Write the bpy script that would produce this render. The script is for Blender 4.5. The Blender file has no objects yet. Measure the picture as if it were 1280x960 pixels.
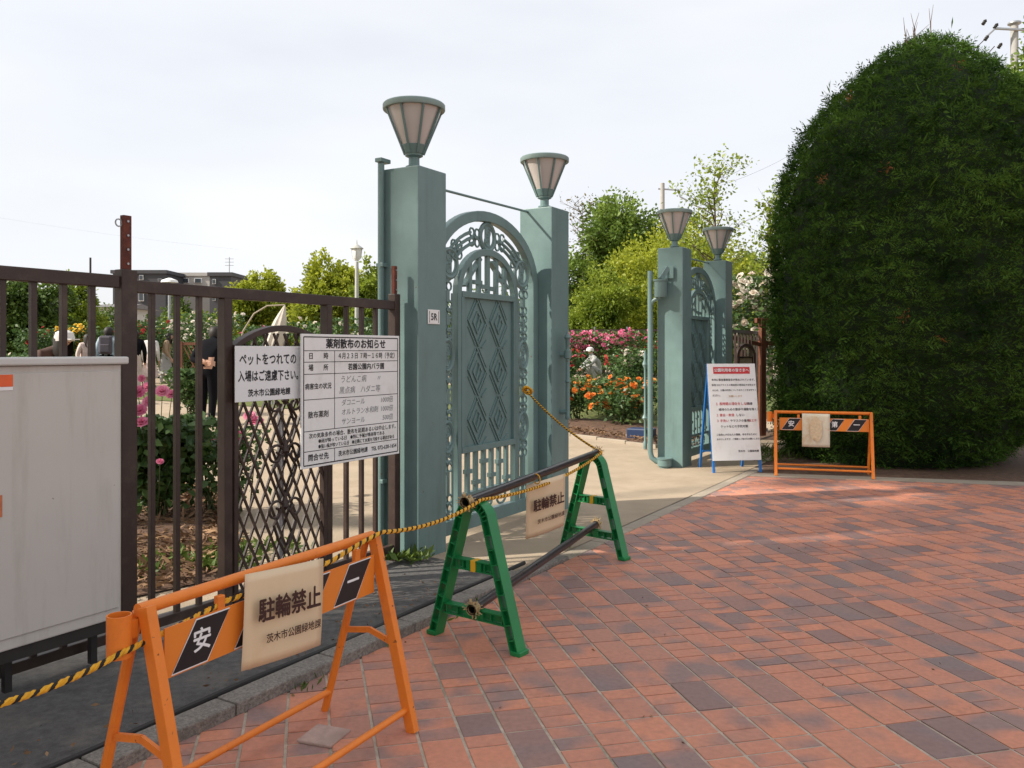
import bpy, bmesh, math, random
import numpy as np
from mathutils import Vector, Matrix, noise as mnoise

random.seed(11); RNG = np.random.default_rng(11)
SC = bpy.context.scene
COL = SC.collection
R = math.radians
PI = math.pi

# ------------------------------------------------------------------ camera, sky, sun, exposure
EYE = 1.5; F = 1050.0; HX = 640.0; HY = 438.0
cam_d = bpy.data.cameras.new('camera'); cam = bpy.data.objects.new('camera', cam_d); COL.objects.link(cam)
cam.location = (0, 0, EYE); cam.rotation_euler = (R(90), 0, 0)
cam_d.sensor_width = 36; cam_d.lens = F / 1280 * 36; cam_d.shift_y = -42 / 1280
cam_d.clip_start = .05; cam_d.clip_end = 3000
SC.camera = cam

SUN_H = Vector((.966, .259)); SUN_EL = 37.0          # direction the light travels, elevation
w = bpy.data.worlds.new('World'); SC.world = w; w.use_nodes = True
nt = w.node_tree; nt.nodes.clear()
out = nt.nodes.new('ShaderNodeOutputWorld'); bg = nt.nodes.new('ShaderNodeBackground')
sky = nt.nodes.new('ShaderNodeTexSky'); sky.sky_type = 'NISHITA'; sky.sun_disc = False
sky.sun_elevation = R(SUN_EL); sky.sun_rotation = math.atan2(-SUN_H.x, -SUN_H.y)
sky.air_density = 1.0; sky.dust_density = 3.0; sky.ozone_density = 1.5
# thin even veil of high cloud over the whole dome
veil = nt.nodes.new('ShaderNodeMix'); veil.data_type = 'RGBA'
tc = nt.nodes.new('ShaderNodeTexCoord'); mp = nt.nodes.new('ShaderNodeMapping'); mp.inputs['Scale'].default_value = (1.2, 1.2, 4)
nz = nt.nodes.new('ShaderNodeTexNoise'); nz.inputs['Scale'].default_value = 1.6; nz.inputs['Detail'].default_value = 6
mr = nt.nodes.new('ShaderNodeMapRange'); mr.inputs[1].default_value = .3; mr.inputs[2].default_value = .7
mr.inputs[3].default_value = .72; mr.inputs[4].default_value = .92
nt.links.new(tc.outputs['Generated'], mp.inputs['Vector']); nt.links.new(mp.outputs[0], nz.inputs['Vector'])
nt.links.new(nz.outputs['Fac'], mr.inputs[0]); nt.links.new(mr.outputs[0], veil.inputs[0])
nt.links.new(sky.outputs[0], veil.inputs[6]); veil.inputs[7].default_value = (6.85, 6.92, 7.15, 1)
nt.links.new(veil.outputs[2], bg.inputs['Color']); bg.inputs['Strength'].default_value = .075
nt.links.new(bg.outputs[0], out.inputs[0])

sun_d = bpy.data.lights.new('sun', 'SUN'); sun = bpy.data.objects.new('sun', sun_d); COL.objects.link(sun)
sun_d.energy = 3.4; sun_d.angle = R(1.6); sun_d.color = (1, .93, .82)
Ld = Vector((SUN_H.x * math.cos(R(SUN_EL)), SUN_H.y * math.cos(R(SUN_EL)), -math.sin(R(SUN_EL))))
sun.rotation_euler = Ld.to_track_quat('-Z', 'Y').to_euler(); sun.location = (-8, -3, 12)

SC.view_settings.view_transform = 'Standard'; SC.view_settings.look = 'None'
SC.view_settings.gamma = 1.0; SC.view_settings.exposure = 1.03
SC.view_settings.use_curve_mapping = False
SC.render.engine = 'CYCLES'
SC.cycles.max_bounces = 6; SC.cycles.transparent_max_bounces = 8

# ------------------------------------------------------------------ frames of reference
TH = math.atan2(.857, .515)
U = Vector((math.cos(TH), math.sin(TH), 0)); V = Vector((math.sin(TH), -math.cos(TH), 0))
ORG = Vector((-.665, 5.97, 0))                       # arris of the first gate pillar
def G(s, wd, z=0.0): return ORG + U * s + V * wd + Vector((0, 0, z))
def sw(x, y):
    r = Vector((x, y, 0)) - ORG
    return r.dot(U), r.dot(V)
def gz(x, y):                                        # garden rises gently behind the gate line
    return .022 * min(max(0.0, -sw(x, y)[1] - .3), 60)
def ground(px, py):                                  # where the sight line of a pixel meets the garden ground
    d = EYE * F / max(py - HY, 8)
    for _ in range(30):
        x = (px - HX) / F * d
        d = (EYE - gz(x, d)) * F / max(py - HY, 8)
    return Vector(((px - HX) / F * d, d, gz((px - HX) / F * d, d)))
def at(px, py, d): return Vector(((px - HX) / F * d, d, EYE + (HY - py) / F * d))

# ------------------------------------------------------------------ object helpers
def tag(o, label=None, cat=None, group=None, kind=None):
    if label: o['label'] = label
    if cat: o['category'] = cat
    if group: o['group'] = group
    if kind: o['kind'] = kind
    return o
def empty(name, loc=(0, 0, 0), rz=0.0, label=None, cat=None, group=None):
    o = bpy.data.objects.new(name, None); COL.objects.link(o)
    o.location = loc; o.rotation_euler = (0, 0, rz); o.empty_display_size = .1
    return tag(o, label, cat, group)
def link(name, me, parent=None, mats=None, loc=None, rot=None):
    if mats:
        for m in (mats if isinstance(mats, (list, tuple)) else [mats]): me.materials.append(m)
    o = bpy.data.objects.new(name, me); COL.objects.link(o)
    if parent: o.parent = parent
    if loc is not None: o.location = loc
    if rot is not None: o.rotation_euler = rot
    return o
def copy_tree(o, parent=None, loc=None, rot=None):
    c = o.copy(); COL.objects.link(c); c.parent = parent
    if loc is not None: c.location = loc
    if rot is not None: c.rotation_euler = rot
    for ch in o.children: copy_tree(ch, c)
    return c

class MB:
    def __init__(self): self.v = []; self.f = []; self.m = []; self.cur = 0
    def add(self, vs, fs):
        n = len(self.v); self.v += [tuple(p) for p in vs]
        self.f += [tuple(i + n for i in f) for f in fs]; self.m += [self.cur] * len(fs)
        return self
    def box(self, c, size, rot=None):
        hx, hy, hz = size[0] / 2, size[1] / 2, size[2] / 2; c = Vector(c)
        vs = [Vector((x * hx, y * hy, z * hz)) for z in (-1, 1) for y in (-1, 1) for x in (-1, 1)]
        if rot is not None: vs = [rot @ p for p in vs]
        return self.add([p + c for p in vs], [(0, 2, 3, 1), (4, 5, 7, 6), (0, 1, 5, 4), (2, 6, 7, 3), (0, 4, 6, 2), (1, 3, 7, 5)])
    def bar(self, a, b, wd, th, up=(0, 0, 1)):       # box from a to b; wd along side, th along up
        a = Vector(a); b = Vector(b); x = (b - a); L = x.length; x.normalize()
        up = Vector(up)
        if abs(x.dot(up)) > .98: up = Vector((0, 1, 0))
        y = up.cross(x).normalized(); z = x.cross(y)
        return self.box((a + b) / 2, (L, wd, th), Matrix((x, y, z)).transposed())
    def tube(self, pts, r, n=8, cap=True, closed=False):
        pts = [Vector(p) for p in pts]; k = len(pts)
        rs = r if isinstance(r, (list, tuple)) else [r] * k
        vs = []; prev = None
        for i, p in enumerate(pts):
            if closed: t = pts[(i + 1) % k] - pts[i - 1]
            else: t = pts[min(i + 1, k - 1)] - pts[max(i - 1, 0)]
            t.normalize()
            if prev is None:
                a = Vector((0, 0, 1)) if abs(t.z) < .9 else Vector((0, 1, 0))
                nrm = (a - t * a.dot(t)).normalized()
            else:
                nrm = prev - t * prev.dot(t)
                nrm = nrm.normalized() if nrm.length > 1e-6 else prev
            prev = nrm; bn = t.cross(nrm)
            for j in range(n):
                a = 2 * PI * j / n
                vs.append(p + (nrm * math.cos(a) + bn * math.sin(a)) * rs[i])
        fs = []
        for i in range(k if closed else k - 1):
            i2 = (i + 1) % k
            for j in range(n):
                fs.append((i * n + j, i * n + (j + 1) % n, i2 * n + (j + 1) % n, i2 * n + j))
        if cap and not closed:
            fs.append(tuple(range(n - 1, -1, -1))); fs.append(tuple((k - 1) * n + j for j in range(n)))
        return self.add(vs, fs)
    def lathe(self, prof, n=24, c=(0, 0, 0), cap=True):
        c = Vector(c); vs = []
        for r, z in prof:
            for j in range(n):
                a = 2 * PI * j / n; vs.append(c + Vector((r * math.cos(a), r * math.sin(a), z)))
        k = len(prof); fs = []
        for i in range(k - 1):
            for j in range(n):
                fs.append((i * n + j, i * n + (j + 1) % n, (i + 1) * n + (j + 1) % n, (i + 1) * n + j))
        if cap:
            fs.append(tuple(range(n - 1, -1, -1))); fs.append(tuple((k - 1) * n + j for j in range(n)))
        return self.add(vs, fs)
    def ribbon(self, outer, inner, y0, y1):          # closed band in the xz plane between two polylines
        k = len(outer); vs = []
        for y in (y0, y1):
            vs += [(p[0], y, p[1]) for p in outer] + [(p[0], y, p[1]) for p in inner]
        fs = []
        for i in range(k - 1):
            o0, o1, i0, i1 = i, i + 1, k + i, k + i + 1; b = 2 * k
            fs += [(o0, i0, i1, o1), (b + o0, b + o1, b + i1, b + i0), (o0, o1, b + o1, b + o0), (i0, b + i0, b + i1, i1)]
        fs += [(0, 2 * k, 3 * k, k), (k - 1, 2 * k - 1, 4 * k - 1, 3 * k - 1)]
        return self.add(vs, fs)
    def prism(self, poly, z0, z1):                   # xy polygon raised along z
        k = len(poly)
        vs = [(p[0], p[1], z0) for p in poly] + [(p[0], p[1], z1) for p in poly]
        fs = [tuple(range(k - 1, -1, -1)), tuple(range(k, 2 * k))] + [(i, (i + 1) % k, k + (i + 1) % k, k + i) for i in range(k)]
        return self.add(vs, fs)
    def mesh(self, name, smooth=False):
        me = bpy.data.meshes.new(name); me.from_pydata(self.v, [], self.f)
        if any(self.m): me.polygons.foreach_set('material_index', self.m)
        bm = bmesh.new(); bm.from_mesh(me); bmesh.ops.recalc_face_normals(bm, faces=bm.faces); bm.to_mesh(me); bm.free()
        if smooth:
            me.polygons.foreach_set('use_smooth', [True] * len(me.polygons))
            try: me.set_sharp_from_angle(angle=R(40))
            except Exception: pass
        me.update(); return me
    def build(self, name, mats, parent=None, loc=None, rot=None, smooth=False, bevel=0.0):
        o = link(name, self.mesh(name, smooth), parent, mats, loc, rot)
        if bevel:
            b = o.modifiers.new('bevel', 'BEVEL'); b.width = bevel; b.segments = 2; b.limit_method = 'ANGLE'; b.angle_limit = R(40)
        return o

def np_mesh(name, verts, faces, tint=None):
    me = bpy.data.meshes.new(name); nv, nf, k = len(verts), len(faces), faces.shape[1]
    me.vertices.add(nv); me.vertices.foreach_set('co', np.ascontiguousarray(verts, np.float32).ravel())
    me.loops.add(nf * k); me.loops.foreach_set('vertex_index', np.ascontiguousarray(faces, np.int32).ravel())
    me.polygons.add(nf); me.polygons.foreach_set('loop_start', np.arange(0, nf * k, k, dtype=np.int32))
    me.update(calc_edges=True)
    if tint is not None:
        a = me.attributes.new('tint', 'FLOAT', 'FACE'); a.data.foreach_set('value', np.ascontiguousarray(tint, np.float32))
    return me

def unit(a): return a / np.maximum(np.linalg.norm(a, axis=1, keepdims=True), 1e-9)
def leaves(P, D, size, aspect=.5, tint=None, droop=.0, rng=RNG):
    """one folded diamond per point: P base, D growing direction, size length"""
    n = len(P); D = unit(D + 0.0); A = unit(rng.normal(size=(n, 3)))
    S = unit(np.cross(D, A)); N = np.cross(S, D)
    L = (size if np.ndim(size) else np.full(n, size))[:, None]
    mid = P + D * L * .5 + N * L * .06; tip = P + D * L; tip[:, 2] -= (L[:, 0] * droop)
    W = L * aspect * .5
    vs = np.stack([P, mid + S * W, tip, mid - S * W], 1).reshape(-1, 3)
    fs = np.arange(n * 4).reshape(-1, 4)
    return vs, fs, (rng.random(n) if tint is None else tint)

# ------------------------------------------------------------------ materials
MATS = {}
def mat(name, col, rough=.6, var=.12, scale=8.0, bump=0.0, bscale=60.0, metal=0.0, spec=.4, col2=None, dirt=None, dirtscale=2.5, coat=0.0, dstretch=None, spots=None):
    m = bpy.data.materials.new(name); m.use_nodes = True; t = m.node_tree; b = t.nodes['Principled BSDF']; L = t.links.new
    b.inputs['Roughness'].default_value = rough; b.inputs['Metallic'].default_value = metal
    b.inputs['Specular IOR Level'].default_value = spec
    if coat: b.inputs['Coat Weight'].default_value = coat
    co = t.nodes.new('ShaderNodeTexCoord'); n = t.nodes.new('ShaderNodeTexNoise')
    n.inputs['Scale'].default_value = scale; n.inputs['Detail'].default_value = 8; n.inputs['Roughness'].default_value = .65
    L(co.outputs['Object'], n.inputs['Vector'])
    rp = t.nodes.new('ShaderNodeValToRGB'); c2 = col2 or tuple(c * (1 + var) for c in col)
    rp.color_ramp.elements[0].position = .3; rp.color_ramp.elements[1].position = .72
    rp.color_ramp.elements[0].color = (*[c * (1 - var) for c in col], 1) if not col2 else (*col, 1)
    rp.color_ramp.elements[1].color = (*c2, 1)
    L(n.outputs['Fac'], rp.inputs['Fac']); last = rp.outputs['Color']
    if dirt:
        n2 = t.nodes.new('ShaderNodeTexNoise'); n2.inputs['Scale'].default_value = dirtscale; n2.inputs['Detail'].default_value = 10
        n2.inputs['Roughness'].default_value = .7
        if dstretch:
            mpp = t.nodes.new('ShaderNodeMapping'); mpp.inputs['Scale'].default_value = dstretch; L(co.outputs['Object'], mpp.inputs['Vector']); L(mpp.outputs[0], n2.inputs['Vector'])
        else: L(co.outputs['Object'], n2.inputs['Vector'])
        r2 = t.nodes.new('ShaderNodeMapRange'); r2.inputs[1].default_value = .52; r2.inputs[2].default_value = .75
        L(n2.outputs['Fac'], r2.inputs[0])
        mx = t.nodes.new('ShaderNodeMix'); mx.data_type = 'RGBA'
        L(r2.outputs[0], mx.inputs[0]); L(last, mx.inputs[6]); mx.inputs[7].default_value = (*dirt, 1); last = mx.outputs[2]
    if spots:
        n5 = t.nodes.new('ShaderNodeTexNoise'); n5.inputs['Scale'].default_value = spots[1]; n5.inputs['Detail'].default_value = 5; L(co.outputs['Object'], n5.inputs['Vector'])
        r5 = t.nodes.new('ShaderNodeMapRange'); r5.inputs[1].default_value = spots[2] - .02; r5.inputs[2].default_value = spots[2] + .02; L(n5.outputs['Fac'], r5.inputs[0])
        m5 = t.nodes.new('ShaderNodeMix'); m5.data_type = 'RGBA'; L(r5.outputs[0], m5.inputs[0]); L(last, m5.inputs[6]); m5.inputs[7].default_value = (*spots[0], 1); last = m5.outputs[2]
    L(last, b.inputs['Base Color'])
    rr = t.nodes.new('ShaderNodeMapRange'); rr.inputs[3].default_value = max(rough - .1, .03); rr.inputs[4].default_value = min(rough + .1, 1)
    L(n.outputs['Fac'], rr.inputs[0]); L(rr.outputs[0], b.inputs['Roughness'])
    if bump:
        n3 = t.nodes.new('ShaderNodeTexNoise'); n3.inputs['Scale'].default_value = bscale; n3.inputs['Detail'].default_value = 6
        L(co.outputs['Object'], n3.inputs['Vector'])
        bp = t.nodes.new('ShaderNodeBump'); bp.inputs['Strength'].default_value = bump; bp.inputs['Distance'].default_value = .01
        L(n3.outputs['Fac'], bp.inputs['Height']); L(bp.outputs[0], b.inputs['Normal'])
    MATS[name] = m; return m

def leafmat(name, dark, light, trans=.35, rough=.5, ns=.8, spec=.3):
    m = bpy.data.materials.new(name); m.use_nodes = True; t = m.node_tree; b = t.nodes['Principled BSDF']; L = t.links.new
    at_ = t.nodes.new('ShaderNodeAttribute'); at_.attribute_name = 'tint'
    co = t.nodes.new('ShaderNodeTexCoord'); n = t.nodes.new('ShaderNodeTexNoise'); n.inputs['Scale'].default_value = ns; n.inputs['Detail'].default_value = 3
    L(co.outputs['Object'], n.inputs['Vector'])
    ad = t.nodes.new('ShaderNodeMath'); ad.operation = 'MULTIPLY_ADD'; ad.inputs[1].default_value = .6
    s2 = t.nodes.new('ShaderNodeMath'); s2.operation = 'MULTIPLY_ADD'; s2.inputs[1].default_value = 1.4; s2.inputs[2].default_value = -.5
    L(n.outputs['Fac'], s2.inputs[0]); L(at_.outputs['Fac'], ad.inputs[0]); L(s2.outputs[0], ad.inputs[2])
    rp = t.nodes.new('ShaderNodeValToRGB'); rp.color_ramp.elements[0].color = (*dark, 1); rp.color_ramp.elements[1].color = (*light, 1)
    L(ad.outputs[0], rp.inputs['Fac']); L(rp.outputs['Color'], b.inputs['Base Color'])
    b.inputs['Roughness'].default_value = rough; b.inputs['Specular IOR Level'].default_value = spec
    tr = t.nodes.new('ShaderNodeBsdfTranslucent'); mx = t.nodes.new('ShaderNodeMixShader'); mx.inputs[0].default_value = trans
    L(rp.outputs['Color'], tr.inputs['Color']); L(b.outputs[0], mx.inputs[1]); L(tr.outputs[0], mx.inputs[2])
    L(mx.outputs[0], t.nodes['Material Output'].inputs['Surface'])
    MATS[name] = m; return m

gate_green = mat('gate_green', (.138, .216, .208), .38, .09, 5, .08, 90, spec=.42, dirt=(.102, .160, .152), dirtscale=2.2, dstretch=(3, 3, .4), spots=((.14, .06, .03), 26, .735))
fence_brown = mat('fence_brown', (.042, .025, .019), .5, .25, 9, .08, 120, dirt=(.09, .06, .045), dirtscale=5)
rust = mat('rust', (.11, .03, .02), .85, .35, 14, .25, 90, dirt=(.21, .075, .035), dirtscale=9)
glass_lamp = mat('frosted_lamp_glass', (.47, .43, .40), .35, .05, 4, coat=.3)
lamp_cap_m = mat('lamp_cap_paint', (.22, .30, .285), .45, .1, 6)
cab_grey = mat('cabinet_grey', (.52, .49, .45), .5, .04, 2, .03, 40, dirt=(.41, .38, .335), dirtscale=3, dstretch=(3, 3, .35), spots=((.2, .11, .06), 18, .76))
lid_grey = mat('cabinet_lid_grey', (.56, .55, .52), .5, .05, 4)
dark_metal = mat('dark_metal', (.025, .022, .02), .6, .2, 8)
galv = mat('galvanised_steel', (.38, .39, .40), .4, .12, 12, metal=.7)
paper_w = mat('white_board', (.80, .79, .77), .5, .04, 3, dirt=(.64, .62, .57), dirtscale=4)
sign_a_m = mat('sign_enamel', (.76, .76, .76), .45, .03, 3)
ink = mat('black_ink', (.02, .02, .022), .6, .1, 10)
ink_grey = mat('worn_pen_ink', (.22, .22, .23), .7, .25, 40)
ink_brown = mat('brown_print', (.045, .014, .010), .6, .2, 20)
ink_red = mat('red_print', (.55, .03, .035), .5, .1, 10)
ink_white = mat('white_print', (.78, .78, .78), .5, .04, 10)
ink_tan = mat('tan_print', (.55, .36, .2), .6, .1, 10)
orange = mat('orange_paint', (.78, .21, .022), .45, .1, 7, .06, 80, dirt=(.60, .15, .025), dirtscale=7, spots=((.13, .05, .025), 30, .70))
orange_panel = mat('orange_panel', (.74, .22, .028), .35, .05, 4)
black_panel = mat('black_panel', (.016, .016, .018), .35, .15, 8)
lam_paper = mat('laminated_tan_paper', (.70, .54, .35), .3, .05, 3, dirt=(.65, .48, .29), dirtscale=3)
green_pl = mat('green_plastic', (.008, .19, .05), .35, .15, 6, dirt=(.03, .17, .065), dirtscale=8)
yellow_pl = mat('yellow_plastic', (.75, .42, .02), .4, .1, 8)
pipe_brown = mat('brown_coated_pipe', (.028, .019, .02), .3, .25, 14, spec=.5)
tape = mat('frayed_end_tape', (.45, .32, .16), .8, .35, 60, .4, 80)
rope_y = mat('yellow_rope_yarn', (.72, .36, .02), .7, .2, 60, .3, 300)
rope_k = mat('black_rope_yarn', (.018, .016, .015), .8, .2, 60, .3, 300)
blue_fr = mat('blue_frame_paint', (.02, .14, .42), .4, .1, 6)
navy = mat('navy_plastic', (.012, .03, .085), .5, .15, 8)
wood_br = mat('brown_timber', (.16, .055, .028), .65, .25, 10, .15, 60)
bark = mat('bark', (.085, .062, .045), .9, .35, 12, .6, 40)
twig = mat('twig_bark', (.11, .07, .05), .85, .3, 20)
stem_g = mat('rose_stem', (.06, .075, .025), .7, .3, 20)

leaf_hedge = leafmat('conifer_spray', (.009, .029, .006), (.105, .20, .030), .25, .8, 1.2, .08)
leaf_dark = leafmat('evergreen_leaf', (.022, .055, .012), (.15, .22, .035), .3, .5, .6)
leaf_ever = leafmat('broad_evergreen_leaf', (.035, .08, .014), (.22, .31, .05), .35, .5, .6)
leaf_yel = leafmat('spring_yellow_leaf', (.13, .18, .014), (.47, .50, .05), .45, .5, .5)
leaf_fresh = leafmat('fresh_green_leaf', (.08, .14, .014), (.36, .43, .05), .45, .5, .5)
leaf_rose = leafmat('rose_leaf', (.022, .056, .016), (.115, .195, .05), .25, .4, 2)
leaf_rust = leafmat('brown_spring_leaf', (.10, .07, .03), (.22, .18, .06), .35, .5, 2)
grass_m = leafmat('grass_blade', (.035, .075, .01), (.16, .22, .04), .35, .5, 2)
litter_m = leafmat('leaf_litter', (.09, .045, .025), (.36, .22, .12), .1, .8, 5)
pink_m = leafmat('pink_petal', (.62, .10, .24), (.82, .34, .46), .35, .5, 3)
rose_pink_m = leafmat('deep_pink_petal', (.74, .11, .28), (.88, .36, .50), .3, .5, 3)
red_m = leafmat('red_petal', (.42, .02, .03), (.62, .10, .09), .3, .5, 3)
orange_m = leafmat('orange_petal', (.78, .16, .03), (.85, .40, .08), .35, .5, 3)
yellow_m = leafmat('yellow_petal', (.75, .45, .03), (.85, .65, .12), .35, .5, 3)
white_m = leafmat('cream_petal', (.80, .68, .55), (.88, .85, .78), .35, .5, 3)

def beige_material():
    m = mat('decomposed_granite', (.385, .305, .220), .95, .12, 2.2, .5, 160, spec=.15, dirt=(.31, .235, .16), dirtscale=.9)
    return m
beige = beige_material()
asph = mat('old_dark_asphalt', (.105, .10, .096), .88, .35, 26, .6, 260, spec=.25, dirt=(.20, .175, .15), dirtscale=1.6)
granite = mat('granite_kerb', (.22, .195, .17), .85, .5, 90, .5, 150, dirt=(.10, .09, .075), dirtscale=4)
conc = mat('pale_concrete', (.34, .285, .22), .9, .15, 5, .3, 120, dirt=(.22, .17, .12), dirtscale=2.5)
mortar = mat('sanded_joint', (.48, .40, .315), .95, .3, 14, .6, 200, dirt=(.17, .155, .09), dirtscale=1.8)
soil = mat('bark_mulch', (.11, .062, .038), .95, .45, 16, .9, 60, dirt=(.20, .12, .075), dirtscale=7)
lawn = mat('moss_lawn', (.10, .12, .028), .95, .35, 10, .7, 80, dirt=(.16, .12, .05), dirtscale=3)

def tile_material():
    m = bpy.data.materials.new('brick_red_tile'); m.use_nodes = True; t = m.node_tree; b = t.nodes['Principled BSDF']; L = t.links.new
    N = t.nodes.new
    oi = N('ShaderNodeObjectInfo'); at_ = N('ShaderNodeAttribute'); at_.attribute_name = 'tint'
    sp = N('ShaderNodeSeparateColor'); L(oi.outputs['Color'], sp.inputs[0])
    ad = N('ShaderNodeMath'); L(sp.outputs[0], ad.inputs[0]); L(at_.outputs['Fac'], ad.inputs[1])         # per tile random
    geo = N('ShaderNodeNewGeometry')
    # per tile offset so that kiln flashing differs from tile to tile
    mul = N('ShaderNodeMath'); mul.operation = 'MULTIPLY'; mul.inputs[1].default_value = 91.0; L(ad.outputs[0], mul.inputs[0])
    cmb = N('ShaderNodeCombineXYZ'); L(mul.outputs[0], cmb.inputs[2])
    va = N('ShaderNodeVectorMath'); L(geo.outputs['Position'], va.inputs[0]); L(cmb.outputs[0], va.inputs[1])
    n1 = N('ShaderNodeTexNoise'); n1.inputs['Scale'].default_value = 3.4; n1.inputs['Detail'].default_value = 1.5; L(va.outputs[0], n1.inputs['Vector'])
    base = N('ShaderNodeValToRGB'); cr = base.color_ramp
    cr.elements[0].position = 0; cr.elements[0].color = (.24, .152, .138, 1)
    cr.elements[1].position = 1; cr.elements[1].color = (.60, .24, .145, 1)
    for p, c in ((.15, (.31, .178, .150)), (.28, (.47, .212, .148)), (.62, (.55, .226, .145))):
        e = cr.elements.new(p); e.color = (*c, 1)
    L(ad.outputs[0], base.inputs['Fac'])
    fl = N('ShaderNodeMapRange'); fl.inputs[1].default_value = .495; fl.inputs[2].default_value = .66; fl.inputs[4].default_value = .85
    L(n1.outputs['Fac'], fl.inputs[0])
    mx = N('ShaderNodeMix'); mx.data_type = 'RGBA'; L(fl.outputs[0], mx.inputs[0]); L(base.outputs['Color'], mx.inputs[6]); mx.inputs[7].default_value = (.235, .170, .162, 1)
    n2 = N('ShaderNodeTexNoise'); n2.inputs['Scale'].default_value = 38; n2.inputs['Detail'].default_value = 8; L(geo.outputs['Position'], n2.inputs['Vector'])
    n4 = N('ShaderNodeTexNoise'); n4.inputs['Scale'].default_value = 1.3; n4.inputs['Detail'].default_value = 7; n4.inputs['Roughness'].default_value = .7; L(geo.outputs['Position'], n4.inputs['Vector'])
    g = N('ShaderNodeMapRange'); g.inputs[3].default_value = .74; g.inputs[4].default_value = 1.24; L(n2.outputs['Fac'], g.inputs[0])
    mm = N('ShaderNodeMix'); mm.data_type = 'RGBA'; mm.blend_type = 'MULTIPLY'; mm.inputs[0].default_value = 1
    L(mx.outputs[2], mm.inputs[6]); L(g.outputs[0], mm.inputs[7])
    dr = N('ShaderNodeMapRange'); dr.inputs[1].default_value = .5; dr.inputs[2].default_value = .8; dr.inputs[4].default_value = .42; L(n4.outputs['Fac'], dr.inputs[0])
    md = N('ShaderNodeMix'); md.data_type = 'RGBA'; L(dr.outputs[0], md.inputs[0]); L(mm.outputs[2], md.inputs[6]); md.inputs[7].default_value = (.42, .27, .20, 1)
    n6 = N('ShaderNodeTexNoise'); n6.inputs['Scale'].default_value = 5.5; n6.inputs['Detail'].default_value = 9; n6.inputs['Roughness'].default_value = .75; L(geo.outputs['Position'], n6.inputs['Vector'])
    s6 = N('ShaderNodeMapRange'); s6.inputs[1].default_value = .56; s6.inputs[2].default_value = .74; s6.inputs[3].default_value = 1.0; s6.inputs[4].default_value = .72; L(n6.outputs['Fac'], s6.inputs[0])
    m6 = N('ShaderNodeMix'); m6.data_type = 'RGBA'; m6.blend_type = 'MULTIPLY'; m6.inputs[0].default_value = 1; L(md.outputs[2], m6.inputs[6]); L(s6.outputs[0], m6.inputs[7])
    L(m6.outputs[2], b.inputs['Base Color'])
    b.inputs['Specular IOR Level'].default_value = .35
    rr = N('ShaderNodeMapRange'); rr.inputs[3].default_value = .45; rr.inputs[4].default_value = .8; L(n4.outputs['Fac'], rr.inputs[0]); L(rr.outputs[0], b.inputs['Roughness'])
    bp = N('ShaderNodeBump'); bp.inputs['Strength'].default_value = .22; bp.inputs['Distance'].default_value = .004
    n3 = N('ShaderNodeTexNoise'); n3.inputs['Scale'].default_value = 22; n3.inputs['Detail'].default_value = 6; L(geo.outputs['Position'], n3.inputs['Vector'])
    L(n3.outputs['Fac'], bp.inputs['Height']); L(bp.outputs[0], b.inputs['Normal'])
    return m
tile_m = tile_material()

# flat print: lettering as a thin sheet of its own, standing on the xz plane of its parent, facing -y
def lettering(parent, body, x, z, size, m, y=-.0025, align='CENTER', bold=0.0, width=1.0, name='lettering', shear=0.0):
    cu = bpy.data.curves.new('lettering', 'FONT'); cu.body = body; cu.size = size; cu.align_x = align; cu.align_y = 'CENTER'
    cu.resolution_u = 2; cu.shear = shear
    tmp = bpy.data.objects.new('tmp_text', cu); me = bpy.data.meshes.new_from_object(tmp)
    bpy.data.objects.remove(tmp); bpy.data.curves.remove(cu)
    me.name = 'lettering'; me.materials.clear()
    if bold:                                          # heavier strokes: the same sheet laid again, a hair aside and a hair proud
        bm = bmesh.new(); b = bold * size
        for k, (dx, dy) in enumerate(((-b, 0), (b, 0), (0, b), (0, -b))):
            m2 = me.copy(); m2.transform(Matrix.Translation((dx, dy, .0002 * k))); bm.from_mesh(m2); bpy.data.meshes.remove(m2)
        bm.to_mesh(me); bm.free()
    o = link(name, me, parent, m); o.location = (x, y, z); o.rotation_euler = (R(90), 0, 0); o.scale = (width, 1, 1)
    o['kind'] = 'stuff'
    return o

# ================================================================== THE SETTING
def sheet(name, poly, z, m, kind='structure', sub=0):
    me = bpy.data.meshes.new(name); zf = z if callable(z) else (lambda x, y: z)
    me.from_pydata([(p[0], p[1], zf(p[0], p[1])) for p in poly], [], [tuple(range(len(poly)))])
    bm = bmesh.new(); bm.from_mesh(me)
    bmesh.ops.recalc_face_normals(bm, faces=bm.faces)
    for f in bm.faces:
        if f.normal.z < 0: f.normal_flip()
    bm.to_mesh(me); bm.free()
    return tag(link(name, me, None, m), kind=kind)

# ground: one sheet to the horizon, rising gently behind the gate line, a little lower under the plaza
ws = [-900, -60.3, -40, -20, -10, -5, -2, -.6, -.34, -.30, 900]
zs = [1.32, 1.32, .873, .433, .213, .103, .037, .0066, .0, -.035, -.035]
vs = []; fs = []
for i, (a, b) in enumerate(zip(ws, zs)):
    for s_ in (-900, 900): vs.append(tuple(G(s_, a, b)))
for i in range(len(ws) - 1): fs.append((2 * i, 2 * i + 1, 2 * i + 3, 2 * i + 2))
me = bpy.data.meshes.new('ground'); me.from_pydata(vs, [], fs)
bm = bmesh.new(); bm.from_mesh(me); bmesh.ops.recalc_face_normals(bm, faces=bm.faces)
if sum(f.normal.z for f in bm.faces) < 0: bmesh.ops.reverse_faces(bm, faces=bm.faces)
bm.to_mesh(me); bm.free()
tag(link('ground', me, None, beige), kind='structure')

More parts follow.
